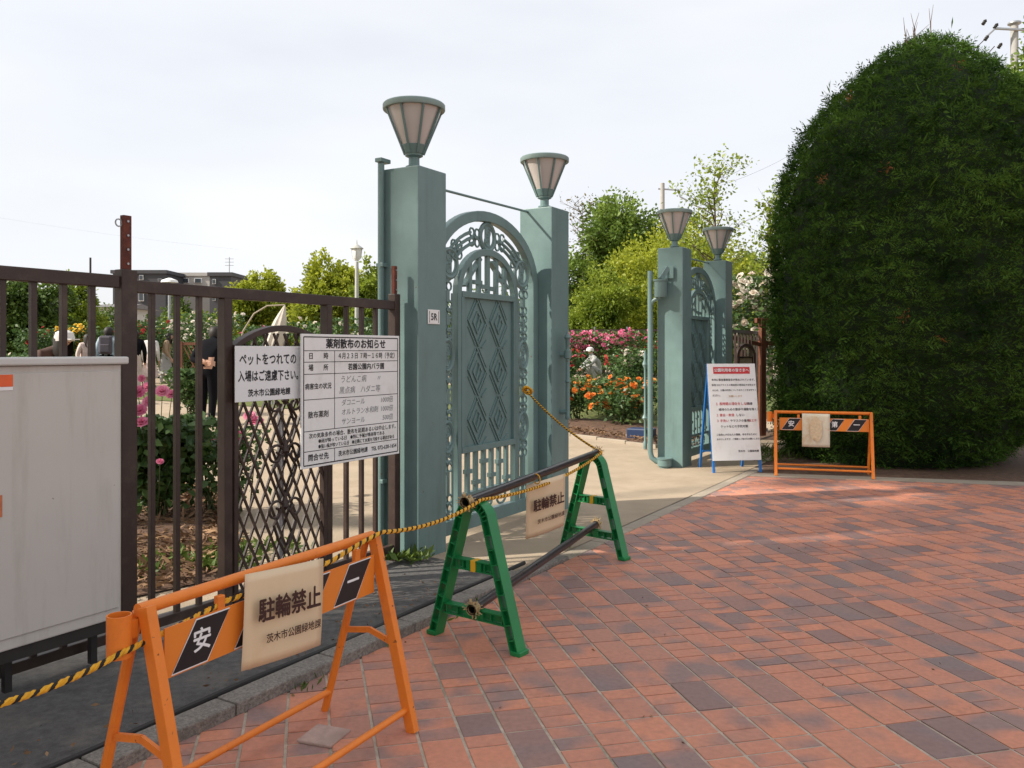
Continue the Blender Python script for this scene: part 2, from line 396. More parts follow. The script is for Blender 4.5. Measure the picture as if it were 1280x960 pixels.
sheet('entrance_path', [G(.12, -.36), G(9.5, -.36), G(9.5, .765), G(.12, .765)], lambda x, y: .003, beige)
sheet('asphalt_strip', [G(-9, -.80), G(.115, -.42), G(.115, .758), G(-9, .758)], lambda x, y: .036 if sw(x, y)[0] < 0 else .008, asph)

# ---- plaza: mortar bed and brick tiles in strips
TA = Vector((-.236, .972, 0)).normalized(); TB = Vector((TA.y, -TA.x, 0))
KW = .895                                            # kerb face
far_a, far_b = Vector((2.9, 10.0)), Vector((5.7, 9.3))
far_n = Vector((far_b.y - far_a.y, -(far_b.x - far_a.x))).normalized()     # points to the camera side
if far_n.y > 0: far_n = -far_n
PLAZA = [G(-9, KW - .012), G(5.62, KW - .012)]
def far_pt(t, off=0): p = far_a + (far_b - far_a) * t - far_n * off; return Vector((p.x, p.y, 0))
sheet('plaza', [G(-9, KW - .012), far_pt(-.02), far_pt(3.4), Vector((14, -4, 0)), Vector((-5, -4, 0))], -.0036, mortar)
plaza = bpy.data.objects['plaza']
def clip(poly, p, n):
    o = []
    for i in range(len(poly)):
        a, b = poly[i], poly[(i + 1) % len(poly)]; da = (a - p).dot(n); db = (b - p).dot(n)
        if da >= 0: o.append(a)
        if (da >= 0) != (db >= 0): o.append(a + (b - a) * (da / (da - db)))
    return o
V2 = Vector((V.x, V.y)); K0 = G(0, KW + .004); K0 = Vector((K0.x, K0.y))
SWD = .166; JW = .012; JT = .0085
def tile_mesh(L, name):
    b = MB(); hx, hy, c = (SWD - JW) / 2, (L - JT) / 2, .002
    vs = [(x * hx, y * hy, -.02) for x, y in ((-1, -1), (1, -1), (1, 1), (-1, 1))] + [(x * hx, y * hy, -c) for x, y in ((-1, -1), (1, -1), (1, 1), (-1, 1))] + \
         [(x * (hx - c), y * (hy - c), 0) for x, y in ((-1, -1), (1, -1), (1, 1), (-1, 1))]
    fs = [(8, 9, 10, 11)] + [(i, (i + 1) % 4, 4 + (i + 1) % 4, 4 + i) for i in range(4)] + [(4 + i, 4 + (i + 1) % 4, 8 + (i + 1) % 4, 8 + i) for i in range(4)]
    m = bpy.data.meshes.new(name); m.from_pydata(vs, [], fs); m.materials.append(tile_m); return m
LENS = {'big': .292, 'half': .1947, 'thin': .0973}
TM = {k: tile_mesh(v, 'tile') for k, v in LENS.items()}
tiles = []
rt = random.Random(5)
for i in range(-40, 84):
    for jc in range(-24, 52):
        y0 = jc * .292
        nz_ = mnoise.noise(Vector((i * .21 + 7.3, jc * .34, 1.7))) + rt.gauss(0, .22)
        q = rt.random()
        if nz_ < .05: cell = ('big',) if q < .74 else ('half', 'thin') if q < .88 else ('thin', 'half')
        else: cell = ('thin',) * 3 if q < .55 else ('half', 'thin') if q < .76 else ('thin', 'half') if q < .94 else ('big',)
        y = y0
        for k in cell:
            L = LENS[k]; c = TB * (i * SWD) + TA * (y + L / 2); y += L
            if c.x < -3.8 or c.x > 12.5 or c.y < -2.5: continue
            c2 = Vector((c.x, c.y)); d1 = (c2 - K0).dot(V2); d2 = (c2 - far_a).dot(far_n)
            if d1 < -.2 or d2 < -.2: continue
            red = rt.random()
            if k == 'thin': red = min(1, red * .7 + .3)
            vis = c.y > .9 and abs(c.x / c.y) < .64
            tiles.append((c, k, L, red, d1, d2, c.length if vis else 50 + c.length))
tiles.sort(key=lambda t: t[6])
TR = math.atan2(TA.y, TA.x) - PI / 2
restv = []; restf = []; restt = []
def tile_poly(c, L, d1, d2):
    a = TA * ((L - JT) / 2); b = TB * ((SWD - JW) / 2)
    poly = [Vector(((c + p).x, (c + p).y)) for p in (-a - b, -a + b, a + b, a - b)]
    poly = clip(poly, K0, V2)
    if len(poly) > 2: poly = clip(poly, far_a + far_n * .004, far_n)
    return poly
nobj = 0
for c, k, L, red, d1, d2, dist in tiles:
    cut = d1 < .2 or d2 < .2
    h = max(-.0014, min(.0022, rt.gauss(0, .0011)))
    if nobj < 298 and dist < 40:
        if cut:
            poly = tile_poly(c, L, d1, d2)
            if len(poly) < 3: continue
            o = MB().prism([(p.x - c.x, p.y - c.y) for p in poly], -.02, 0).build('tile', tile_m, plaza)
            o.location = (c.x, c.y, h)
        else:
            o = link('tile', TM[k], plaza); o.location = (c.x, c.y, h); o.rotation_euler = (rt.gauss(0, .0028), rt.gauss(0, .0028), TR)
        o.color = (red, 0, 0, 1); nobj += 1
    else:
        poly = tile_poly(c, L, d1, d2)
        if len(poly) < 3: continue
        b = MB(); b.prism([(p.x, p.y) for p in poly], -.02 + h, h); n0 = len(restv)
        restv += b.v; b.f.pop(0); restf += [tuple(q + n0 for q in f) for f in b.f]; restt += [red] * len(b.f)
me = bpy.data.meshes.new('tile'); me.from_pydata(restv, [], restf)
a_ = me.attributes.new('tint', 'FLOAT', 'FACE'); a_.data.foreach_set('value', restt)
o = link('tile', me, plaza, tile_m); o.color = (0, 0, 0, 1); tag(o, kind='stuff')

# ---- kerb: stones one by one, raised along the asphalt, flush across the entrance
kerb = empty('kerb', G(0, KW - .06), TH, None, None); tag(kerb, kind='structure')
s_ = -6.6; rk = random.Random(3)
while s_ < 5.5:
    L = .6; h = .05 if s_ < -.35 else (.028 if s_ < .2 else .006)
    b = MB(); b.box((0, 0, (h - .12) / 2), (L - .008, .125, h + .12))
    o = b.build('kerb_stone', granite if s_ < .3 else conc, kerb, (s_ + L / 2, rk.gauss(0, .002), rk.gauss(0, .001)), (0, 0, rk.gauss(0, .003)), bevel=.008)
    s_ += L
# black edging strip lying between asphalt and kerb
pts = [G(t, KW - .145 + .006 * math.sin(t * 3.1), .042 + .004 * math.sin(t * 5)) for t in np.arange(-7, .3, .15)]
tag(MB().tube(pts, .014, 7).build('edging_hose', dark_metal, smooth=True), 'thin black hose lying along the back of the raised kerb', 'hose')

# pale concrete band along the far edge of the plaza, soil beyond it
band = MB()
p0, p1 = far_pt(-.05), far_pt(3.4)
off = Vector((-far_n.x, -far_n.y, 0))
sheet('concrete_band', [p0 + off * .0, p1, p1 + off * .3, p0 + off * .3], .001, conc)
sheet('hedge_soil', [far_pt(-.06, .3), far_pt(3.4, .3), far_pt(3.4, 9), far_pt(-.06, 9)], -.004, soil)

# survey plate set in the paving
c = ground(405, 921)
b = MB(); b.box((0, 0, .001), (.15, .15, .012)); pl = b.build('survey_plate', mat('survey_plate_stone', (.44, .31, .26), .8, .2, 20, .3, 120, dirt=(.2, .13, .1)), None, (c.x, c.y, .003), (0, 0, TH + .2), bevel=.004)
tag(pl, 'small square pinkish stone plate set in the red tiles beside orange barricade', 'plate')

# ================================================================== GATE
PW = .34; PH = 2.82
def scroll(cx, cz, r, turns=1.4, a0=0.0, sgn=1, n=22, y=0.0):
    return [(cx + r * (1 - .75 * t / n) * math.cos(a0 + sgn * 2 * PI * turns * t / n), y, cz + r * (1 - .75 * t / n) * math.sin(a0 + sgn * 2 * PI * turns * t / n)) for t in range(n + 1)]
def oval(cx, cz, rx, rz, n=24, y=0.0): return [(cx + rx * math.cos(2 * PI * i / n), y, cz + rz * math.sin(2 * PI * i / n)) for i in range(n)]

def pillar(s0, label, plaque=False):
    t = empty('gate_pillar', G(s0, 0), TH, label, 'pillar', 'green gate pillars')
    b = MB(); b.box((PW / 2, PW / 2, PH / 2 - .02), (PW, PW, PH + .04)); b.build('shaft', gate_green, t, bevel=.007)
    return t
def lamp(s0, label):
    t = empty('pillar_lamp', G(s0 + PW / 2, -PW / 2, PH + .025), TH, label, 'lamp', 'lamps on the gate pillars')
    MB().lathe([(.062, 0), (.062, .012), (.041, .02), (.04, .075), (.05, .08), (.066, .088), (.066, .1), (.07, .105)], 24).build('neck', gate_green, t, smooth=True)
    MB().lathe([(.066, .105), (.2, .425), (.2, .43)], 32).build('glass', glass_lamp, t, smooth=True)
    MB().lathe([(.072, .103), (.098, .16), (.094, .165), (.068, .108)], 32, cap=False).build('collar', gate_green, t, smooth=True)
    for i in range(8):
        a = 2 * PI * i / 8 + .2; ca, sa = math.cos(a), math.sin(a)
        MB().bar((ca * .076, sa * .076, .105), (ca * .214, sa * .214, .43), .014, .012, (ca, sa, 0)).build('rib', gate_green, t)
    MB().lathe([(.2, .426), (.226, .424), (.23, .43), (.23, .462), (.222, .47), (.13, .484), (.02, .488)], 36).build('cap', lamp_cap_m, t, smooth=True)
    return t
pillar(0, 'tall green gate pillar next to the brown fence, nearest of the four'); lamp(0, 'cone shaped lamp on the nearest gate pillar, the largest of four')
pillar(2.0, 'green gate pillar with hinge pins, right of the nearer ornamental arch'); lamp(2.0, 'cone shaped lamp on the pillar right of the nearer arch')
pillar(5.51, 'green gate pillar left of the farther arch, with a bent pipe beside it'); lamp(5.51, 'cone shaped lamp on the pillar with the bent pipe')
pillar(7.36, 'green gate pillar behind the white standing notice, farthest of the four'); lamp(7.36, 'cone shaped lamp on the farthest gate pillar, the smallest of four')
b = MB(); b.box((0, 0, 0), (.145, .004, .105)); pq = b.build('number_plaque', paper_w, None, G(.175, .006, 1.744), (0, 0, TH), bevel=.002)
tag(pq, 'small white square plaque on the nearest green gate pillar', 'plaque'); lettering(pq, '5R', 0, -.002, .07, ink, y=-.0035, bold=.02)
b = MB(); [b.bar((-.055 + .11 * (i == 1), -.0032, -.042), (-.055 + .11 * (i == 1), -.0032, .042), .001, .004) for i in range(2)]
b.build('plaque_line', ink, pq)

def arch_pts(cx, half, spring, top, z0, n=20):
    pts = [(cx - half, z0), (cx - half, spring)]
    for i in range(1, n):
        a = PI - PI * i / n; pts.append((cx + half * math.cos(a), spring + (top - spring) * math.sin(a)))
    return pts + [(cx + half, spring), (cx + half, z0)]

def medallion(t, cx, cz, rx=.085, rz=.115):
    b = MB(); b.tube(oval(cx, cz, rx, rz), .019, 6, closed=True); b.tube(oval(cx, cz, rx * .8, rz * .8), .008, 5, closed=True)
    b.tube(scroll(cx, cz + rz * .38, rz * .42, 1.3, -PI / 2, 1), .0095, 5); b.tube(scroll(cx, cz - rz * .38, rz * .42, 1.3, PI / 2, 1), .0095, 5)
    b.box((cx, 0, cz), (rx * .7, .008, rz * 1.5))
    b.build('medallion', gate_green, t, smooth=True)
def ring_cluster(t, cx, cz, r=.04):
    b = MB()
    for dx, dz in ((-1, 1), (1, 1), (-1, -1), (1, -1)): b.tube(oval(cx + dx * r * .95, cz + dz * r * .95, r * .8, r * .8, 10), .009, 5, closed=True)
    b.lathe([(.0, -.02), (.026, -.01), (.026, .01), (0, .02)], 8, (cx, 0, cz))
    b.build('ring_cluster', gate_green, t, smooth=True)

def gate_leaf(s0, W, label):
    t = empty('ornamental_gate', G(s0, -PW / 2), TH, label, 'gate', 'arched gate panels between pillars')
    cx = W / 2; H = W / 2 - .005
    b = MB(); b.ribbon(arch_pts(cx, H, 2.08, 2.66, .06, 28), arch_pts(cx, H - .09, 2.06, 2.575, .06, 28), -.032, .032); b.build('outer_arch', gate_green, t, bevel=.006)
    ih = .445
    b = MB(); b.ribbon(arch_pts(cx, ih + .025, 1.96, 2.35, .06, 20), arch_pts(cx, ih - .03, 1.95, 2.29, .06, 20), -.028, .028); b.build('inner_arch', gate_green, t, bevel=.005)
    # middle rail of concentric bars between the arches
    for q, (hh, tp) in enumerate(((.665, 2.5), (.61, 2.455), (.555, 2.41))):
        ap = arch_pts(cx, hh, 2.02, tp, 2.0, 24)[1:-1]
        for seg in (ap[4:10], ap[-10:-4]):
            MB().tube([(p[0], 0, p[1]) for p in seg], .015, 6).build('arch_bar', gate_green, t, smooth=True)
    # solid door panel with relief
    pz0, pz1, pw = .70, 1.95, ih - .045
    b = MB(); b.box((cx, .004, (pz0 + pz1) / 2), (2 * pw, .018, pz1 - pz0)); b.build('door_panel', gate_green, t)
    for z in (pz0, pz1): MB().box((cx, -.004, z), (2 * pw + .03, .06, .05)).build('rail', gate_green, t, bevel=.004)
    for sx in (-1, 1): MB().box((cx + sx * (pw + .002), -.006, (pz0 + pz1) / 2), (.042, .055, pz1 - pz0 - .05)).build('stile', gate_green, t, bevel=.004)
    for col in (-1, 1):
        for row in range(3):
            ox = cx + col * .165; oz = pz0 + .22 + row * .405; a, c_ = .125, .175
            b = MB()
            dm = [(ox - a, oz), (ox, oz + c_), (ox + a, oz), (ox, oz - c_)]
            for i in range(4):
                p, q = dm[i], dm[(i + 1) % 4]; ex = .12 if i % 2 else -.06
                p2 = (p[0] - (q[0] - p[0]) * ex, p[1] - (q[1] - p[1]) * ex); q2 = (q[0] + (q[0] - p[0]) * ex, q[1] + (q[1] - p[1]) * ex)
                b.bar((p2[0], -.0085 - .0004 * i, p2[1]), (q2[0], -.0085 - .0004 * i, q2[1]), .013, .016, (0, 1, 0))
            for i in range(4):
                p, q = dm[i], dm[(i + 1) % 4]
                p2 = (ox + (p[0] - ox) * .52, oz + (p[1] - oz) * .52); q2 = (ox + (q[0] - ox) * .52, oz + (q[1] - oz) * .52)
                b.bar((p2[0], -.008 - .0004 * i, p2[1]), (q2[0], -.008 - .0004 * i, q2[1]), .012, .014, (0, 1, 0))
            for i in range(4):
                p, q = dm[i], dm[(i + 1) % 4]; e_ = 1.3
                p2 = (ox + (p[0] - ox) * e_, oz + (p[1] - oz) * e_); q2 = (ox + (q[0] - ox) * e_, oz + (q[1] - oz) * e_); mx_, mz_ = (p2[0] + q2[0]) / 2, (p2[1] + q2[1]) / 2
                b.bar((p2[0] * .7 + mx_ * .3, -.0062 - .0003 * i, p2[1] * .7 + mz_ * .3), (q2[0] * .7 + mx_ * .3, -.0062 - .0003 * i, q2[1] * .7 + mz_ * .3), .009, .012, (0, 1, 0))
            b.bar((ox - .03, -.013, oz - .06), (ox + .03, -.013, oz + .06), .011, .014, (0, 1, 0))
            b.build('diamond_relief', gate_green, t)
            b = MB(); b.bar((ox + .06, -.011, oz - c_ - .035), (ox + .14, -.011, oz - c_ + .03), .012, .014, (0, 1, 0)); b.build('chevron_relief', gate_green, t)
    # upright bars above and below the panel with short staggered cross bars
    for i in range(5):
        x = cx - .27 + .135 * i; zt = 1.95 + .36 * math.sqrt(max(0, 1 - ((x - cx) / (ih - .03)) ** 2))
        MB().box((x, 0, (1.97 + zt) / 2), (.042, .03, zt - 1.97 + .02)).build('upright_bar', gate_green, t)
    for x0, x1, z in ((-.22, -.10, 2.06), (0.02, .10, 2.02), (.14, .24, 2.10), (-.12, -.02, 2.03)):
        MB().box((cx + (x0 + x1) / 2, -.006, z), (x1 - x0, .024, .035)).build('cross_bar', gate_green, t)
    for a, q in (((-.34, 2.02), (-.1, 2.26)), ((.34, 2.04), (.06, 2.25))):
        MB().bar((cx + a[0], .012, a[1]), (cx + q[0], .012, q[1]), .02, .05, (0, 1, 0)).build('cross_bar', gate_green, t)
    for i in range(6):
        x = cx - .3 + .12 * i
        MB().box((x, 0, .52), (.042, .03, .34)).build('upright_bar', gate_green, t)
    for i, z in enumerate((.52, .42, .58, .45, .55, .40)):
        MB().box((cx - .36 + .12 * i + .06, -.004, z), (.085, .036, .035)).build('cross_bar', gate_green, t)
    MB().box((cx, 0, .335), (2 * ih - .08, .05, .035)).build('rail', gate_green, t)
    for i in range(3):
        x = cx - .22 + .22 * i; b = MB(); b.tube(oval(x, .24, .07, .055, 14), .011, 5, closed=True); b.lathe([(0, -.02), (.03, -.008), (.03, .008), (0, .02)], 8, (x, 0, .24)); b.build('medallion', gate_green, t, smooth=True)
    MB().box((cx, 0, .115), (W - .01, .066, .11)).build('kick_plate', gate_green, t, bevel=.004)
    # side columns of medallions
    for sx in (-1, 1):
        x = cx + sx * (ih + (W / 2 - .12 - ih) / 2 + .01)
        for z in (.82, 1.46): medallion(t, x, z, .082, .12)
        for z in (.30, .62, 1.02, 1.26, 1.66, 1.82): ring_cluster(t, x, z)
        for sz_ in (-1, 1):
            for zq in (.82, 1.46):
                bq = MB(); bq.tube(scroll(x + .03, zq + sz_ * .165, .04, 1.2, -sz_ * PI / 2, 1), .01, 5); bq.tube(scroll(x - .03, zq + sz_ * .165, .04, 1.2, -sz_ * PI / 2, -1), .01, 5); bq.build('scroll', gate_green, t, smooth=True)
        for z0, z1 in ((.36, .56), (1.08, 1.2), (1.88, 1.97), (.17, .25), (1.7, 1.78)):
            MB().box((x, 0, (z0 + z1) / 2), (.045, .03, z1 - z0)).build('column_bar', gate_green, t)
        MB().tube([(x - sx * .075, 0, .17), (x - sx * .075, 0, 1.95)], .012, 6).build('column_rod', gate_green, t, smooth=True)
    for ang in (22, 90, 158):
        a = R(ang); mx, mz = cx + .605 * math.cos(a), 2.02 + .43 * math.sin(a)
        medallion(t, mx, mz, .112, .112)
        for da in (-19, 19):
            a2 = R(ang + da); ring_cluster(t, cx + .6 * math.cos(a2), 2.02 + .43 * math.sin(a2), .042)
    return t
gate_leaf(PW, 2.0 - PW, 'green ornamental gate with an arched top, nearer of the two')
gate_leaf(5.51 + PW, 7.36 - 5.51 - PW, 'green ornamental arched gate beyond the opening, farther of the two')

def rod(s0, s1, label):
    t = MB().tube([G(s0, -.24, 2.765), G(s1 + .005, -.26, 2.79)], .011, 8).build('tie_rod', gate_green, smooth=True)
    tag(t, label, 'rod', 'tie rods between gate pillars')
rod(PW - .005, 2.0, 'thin dark rod between the two nearer pillar tops'); rod(5.51 + PW - .005, 7.36, 'thin dark rod between the two farther pillar tops')

# conduit clipped to the first pillar
t = empty('conduit_pipe', G(-.032, -.315), TH, 'slim green conduit pipe clipped to the left of the nearest pillar', 'pipe')
MB().tube([(0, 0, .0), (0, 0, 2.86)], .024, 10).build('pipe', gate_green, t, smooth=True)
MB().box((.02, 0, 2.88), (.11, .06, .03)).build('top_bracket', gate_green, t, bevel=.004)
for z in (.55, 1.35, 2.12): MB().box((.012, -.002, z), (.07, .064, .03)).build('clip', gate_green, t, bevel=.004)
# the bent stay beside the third pillar with its hinge bracket
t = empty('gate_stay', G(5.40, -.395), TH, 'green bent pipe stay with a cup bracket beside the third pillar', 'stay')
MB().tube([(0, 0, 2.52), (0, 0, .2), (.004, -.02, .12), (.02, -.08, .075), (.03, -.14, .07)], .035, 10).build('pipe', gate_green, t, smooth=True)
MB().lathe([(.07, 0), (.07, .02), (.09, .03), (.09, .11), (.1, .115), (.1, .13)], 20, (.01, -.19, 0)).build('foot_cup', gate_green, t, smooth=True)
MB().lathe([(.075, 0), (.08, .02), (.08, .2), (.092, .205), (.092, .225)], 20, (.0, -.14, 2.18)).build('hinge_cup', gate_green, t, smooth=True)
MB().tube([(0, 0, 2.05), (0, -.03, 2.13), (0, -.1, 2.17), (0, -.14, 2.19)], .025, 8).build('hinge_arm', gate_green, t, smooth=True)
MB().box((.08, -.22, 2.5), (.02, .13, .16)).build('wall_plate', gate_green, t, bevel=.003)
MB().bar((.07, -.22, 2.56), (0, -.15, 2.42), .02, .06).build('brace', gate_green, t)
# hinge pin on the second pillar's plaza side
t = empty('hinge_pin', G(2.17, .075), TH, 'slim turned green hinge pin on the second pillar', 'hinge')
MB().lathe([(.018, .86), (.026, .88), (.02, .9), (.02, 1.2), (.03, 1.21), (.02, 1.23), (.02, 1.42), (.034, 1.43), (.034, 1.5), (.02, 1.51), (.02, 1.6), (.036, 1.62), (.012, 1.66), (.004, 1.69)], 12).build('pin', gate_green, t, smooth=True)
for z in (.93, 1.46): MB().tube([(0, 0, z), (0, .08, z)], .024, 8).build('bracket', gate_green, t, smooth=True)

# ================================================================== FENCE AND WHAT HANGS ON IT
FW = -.15
def fence_section(name_label, s_post, posts, bars, s0, s1, zr=1.82, cat='fence', group=None):
    t = empty('steel_fence', G(s0, FW), TH, name_label, cat, group)
    b = MB(); b.box(((s1 - s0) / 2, 0, zr), (s1 - s0, .05, .062)); b.build('top_rail', fence_brown, t, bevel=.004)
    for s_, ztop, wd in posts:
        MB().box((s_ - s0, .0, ztop / 2), (wd, .064, ztop)).build('post', fence_brown, t, bevel=.004)
    for s_ in bars:
        MB().box((s_ - s0, .0, (zr - .03 + .1) / 2), (.026, .03, zr - .03 - .1)).build('bar', fence_brown, t, bevel=.003)
    b = MB(); b.box(((s1 - s0) / 2, 0, .1), (s1 - s0, .04, .05)); b.build('bottom_rail', fence_brown, t, bevel=.004)
    return t
fa = fence_section('brown steel bar fence behind the grey cabinet', 0, [(-3.62, 1.8, .06)], [-3.48, -3.34, -3.2, -3.06, -2.92, -2.78, -2.645, -2.505, -2.365], -3.65, -2.235, 1.838)
fb = fence_section('brown steel bar fence carrying the two notices, joined to the green pillar', 0, [(-2.185, 1.9, .085), (-1.575, 1.79, .055), (-.77, 1.79, .05), (-.085, 1.9, .06)],
                   [-2.04, -1.89, -1.75, -.585, -.435, -.29], -2.225, -.055)
for s_, zt, wd, nm in ((-2.185, 2.17, .045, 0), (-.085, 2.1, .032, 0)):
    o = MB().box((s_ + 2.225, 0, (1.9 + zt) / 2), (wd, .03, zt - 1.9)).build('rusty_post_extension', rust, fb, bevel=.003); o['label'] = 'rusty bare steel upright above the fence post'
    for k in range(4): MB().lathe([(0, 0), (.006, 0), (.006, .004)], 8).build('bolt', galv, fb, (s_ + 2.225, -.0165, zt - .03 - k * .07), (R(90), 0, 0))
MB().tube([(p[0] + .04 - .038, p[1], p[2]) for p in oval(.0, 2.13, .018, .018, 12)], .004, 5, closed=True).build('ring', galv, fb)

# lattice wicket in the fence
t = empty('lattice_wicket', G(-1.545, FW + .02), TH, 'brown lattice wicket with an arched top set in the fence', 'wicket')
LW = .745
b = MB(); ap_o = []; ap_i = []
for i in range(17):
    q = i / 16; x = LW * q; z = 1.53 + .12 * math.sin(PI * q) ** .8; ap_o.append((x, z)); ap_i.append((x, z - .035))
b.ribbon(ap_o, ap_i, -.03, .03); b.build('arch_rail', fence_brown, t, bevel=.003)
MB().box((.018, 0, .8), (.03, .04, 1.45)).build('stile', fence_brown, t, bevel=.003); MB().box((LW - .018, 0, .8), (.03, .04, 1.45)).build('stile', fence_brown, t, bevel=.003)
MB().box((LW / 2, 0, .12), (LW, .04, .04)).build('bottom_rail', fence_brown, t, bevel=.003)
for sgn in (1, -1):
    for i in range(-9, 18):
        # slat line x = x0 + sgn*(z-.12)*tan
        x0 = i * .082 + (.0 if sgn > 0 else .0); tn = .46
        zs_ = []
        zlo, zhi = .14, 1.60
        def xz(z): return x0 + sgn * (z - .12) * tn
        zz = [z for z in np.linspace(zlo, zhi, 120) if .03 < xz(z) < LW - .03 and z < 1.50 + .12 * math.sin(PI * min(max(xz(z) / LW, 0), 1)) ** .8]
        if len(zz) < 4: continue
        MB().bar((xz(zz[0]), .008 * sgn, zz[0]), (xz(zz[-1]), .008 * sgn, zz[-1]), .012, .012, (0, 1, 0)).build('slat', fence_brown, t)
b = MB()
for cz in (.45, .78, 1.08):
    for sx in (-1, 1):
        b.tube([(LW / 2 + sx * (p[0] - LW / 2), -.03, p[2]) for p in scroll(LW / 2 + .075, cz + .1, .07, 1.2, PI, -1)], .0085, 6)
        b.tube([(LW / 2, -.03, cz - .16), (LW / 2 + sx * .05, -.03, cz - .08), (LW / 2 + sx * .09, -.03, cz + .02), (LW / 2 + sx * .03, -.03, cz + .1)], .0095, 6)
    b.lathe([(0, -.03), (.024, 0), (.014, .05), (0, .09)], 10, (LW / 2, -.03, cz + .12))
o = b.build('scroll_ornament', fence_brown, t, smooth=True)
MB().tube([(LW / 2 + .02, .03, .05), (LW / 2 + .02, .03, 1.15)], .02, 10).build('drop_bolt', galv, t, smooth=True)

# pet notice
def board(name, s0, wd, z0, z1, wf, m, label, cat, th=.006):
    t = empty(name, G(s0, wf, z0), TH, label, cat)
    o = MB().box((wd / 2, 0, (z1 - z0) / 2), (wd, th, z1 - z0)).build('panel', m, t, bevel=.002)
    return t
na = board('pet_notice', -1.57, .56, 1.21, 1.525, FW + .075, sign_a_m, 'white notice of three text lines partly covered by the larger board', 'sign')
lettering(na, 'ペットをつれての', .245, .235, .07, ink, y=-.0035, bold=.028, width=.78)
lettering(na, '入場はご遠慮下さい。', .262, .14, .066, ink, y=-.0035, bold=.028, width=.74)
lettering(na, '茨木市公園緑地課', .25, .045, .045, ink, y=-.0035, bold=0.031, width=.9)
SB = -1.11; BW = .93; BZ0, BZ1 = .785, 1.60; BH = BZ1 - BZ0
nb = board('spraying_notice', SB, BW, BZ0, BZ1, FW + .115, paper_w, 'large ruled white notice board on the fence against the green pillar', 'sign', .012)
BY = -.0065
# frame and ruled lines
def rule(t, x0, z0, x1, z1, th=.004, m=ink, y=BY):
    MB().box(((x0 + x1) / 2, y, (z0 + z1) / 2), (max(abs(x1 - x0), th), .0012, max(abs(z1 - z0), th))).build('ruled_line', m, t)
m0 = .018
rule(nb, m0, m0, BW - m0, m0, .007); rule(nb, m0, BH - m0, BW - m0, BH - m0, .007); rule(nb, m0, m0, m0, BH - m0, .007); rule(nb, BW - m0, m0, BW - m0, BH - m0, .007)
rows = [.718, .632, .545, .385, .195, .105]         # z of the ruled lines
rows = [BH * r for r in (.875, .79, .70, .51, .275, .125)]
for r in rows: rule(nb, m0, r, BW - m0, r)
xc = .285
rule(nb, xc, rows[4], xc, rows[0]); rule(nb, xc, m0, xc, rows[5])
def row_mid(i): return (rows[i] + rows[i + 1]) / 2
LY = BY - .0009
lettering(nb, '薬剤散布のお知らせ', BW / 2 + .03, (rows[0] + BH - m0) / 2 - .002, .064, ink, y=LY, bold=0.031)
lettering(nb, '日　　時', xc / 2, row_mid(0), .043, ink, y=LY, bold=0.014)
lettering(nb, '４月２３日 ７時－１６時（予定）', (xc + BW) / 2, row_mid(0), .043, ink, y=LY, width=.9, bold=0.007)
lettering(nb, '場　　所', xc / 2, row_mid(1), .043, ink, y=LY, bold=0.014)
lettering(nb, '若園公園内バラ園', (xc + BW) / 2 - .02, row_mid(1), .045, ink, y=LY, bold=0.020)
lettering(nb, '病害虫の状況', xc / 2, row_mid(2), .04, ink, y=LY, bold=0.014, width=.95)
lettering(nb, 'うどんこ病　　〃', xc + .05, row_mid(2) + .035, .05, ink_grey, y=LY, align='LEFT', shear=.15)
lettering(nb, '黒点病　ハダニ等', xc + .04, row_mid(2) - .035, .05, ink_grey, y=LY, align='LEFT', shear=.12)
lettering(nb, '散布薬剤', xc / 2, row_mid(3), .045, ink, y=LY, bold=.01)
for k, (a, q) in enumerate((('ダコニール', '1000倍'), ('オルトラン水和剤', '1000倍'), ('サンヨール', '500倍'))):
    lettering(nb, a, xc + .06, row_mid(3) + .06 - k * .06, .045, ink_grey, y=LY, align='LEFT', shear=.12)
    lettering(nb, q, BW - .07, row_mid(3) + .06 - k * .06, .045, ink_grey, y=LY, align='RIGHT', shear=.12)
lettering(nb, '次の気象条件の場合、散布を延期あるいは中止します。', .06, rows[4] - .032, .034, ink, y=LY, align='LEFT', bold=0.010)
lettering(nb, '●雨が降っている日　●特に予報が降雨等である', .14, rows[4] - .068, .029, ink, y=LY, align='LEFT', bold=0.010)
lettering(nb, '●強い風が吹いている日　●近隣にて水質を汚染する場合がある', .14, rows[4] - .102, .029, ink, y=LY, align='LEFT', bold=0.010, width=.88)
lettering(nb, '問合せ先', xc / 2, (rows[5] + m0) / 2, .045, ink, y=LY, bold=0.020)
lettering(nb, '茨木市公園緑地課　TEL 072-620-1654', (xc + BW) / 2, (rows[5] + m0) / 2, .037, ink, y=LY, bold=0.014, width=.95)

# grey switch cabinet on legs
c0, c1, sa, sb_ = -.11, .06, -3.75, -2.352
t = empty('switch_cabinet', G(sa, c1), TH, 'large grey steel cabinet standing in front of the brown fence', 'cabinet')
CL = sb_ - sa; CD = c1 - c0
MB().box((CL / 2, CD / 2, (.255 + 1.435) / 2), (CL, CD, 1.435 - .255)).build('body', cab_grey, t, bevel=.006)
MB().box((CL / 2, CD / 2, 1.4535), (CL + .05, CD + .05, .035)).build('lid', lid_grey, t, bevel=.008)
MB().box((CL / 2, -.003, .855), (CL - .03, .008, 1.1)).build('door', cab_grey, t, bevel=.004)
MB().box((CL / 2, CD / 2, .227), (CL - .01, CD - .02, .052)).build('base_frame', dark_metal, t)
for x in (.06, CL / 2 - .2, CL - .45, CL - .06):
    for y in (CD - .04,): MB().box((x, y, .12), (.03, .03, .17)).build('leg', dark_metal, t)
xs_ = sw(*at(8, 470, 3.0).xy)[0]
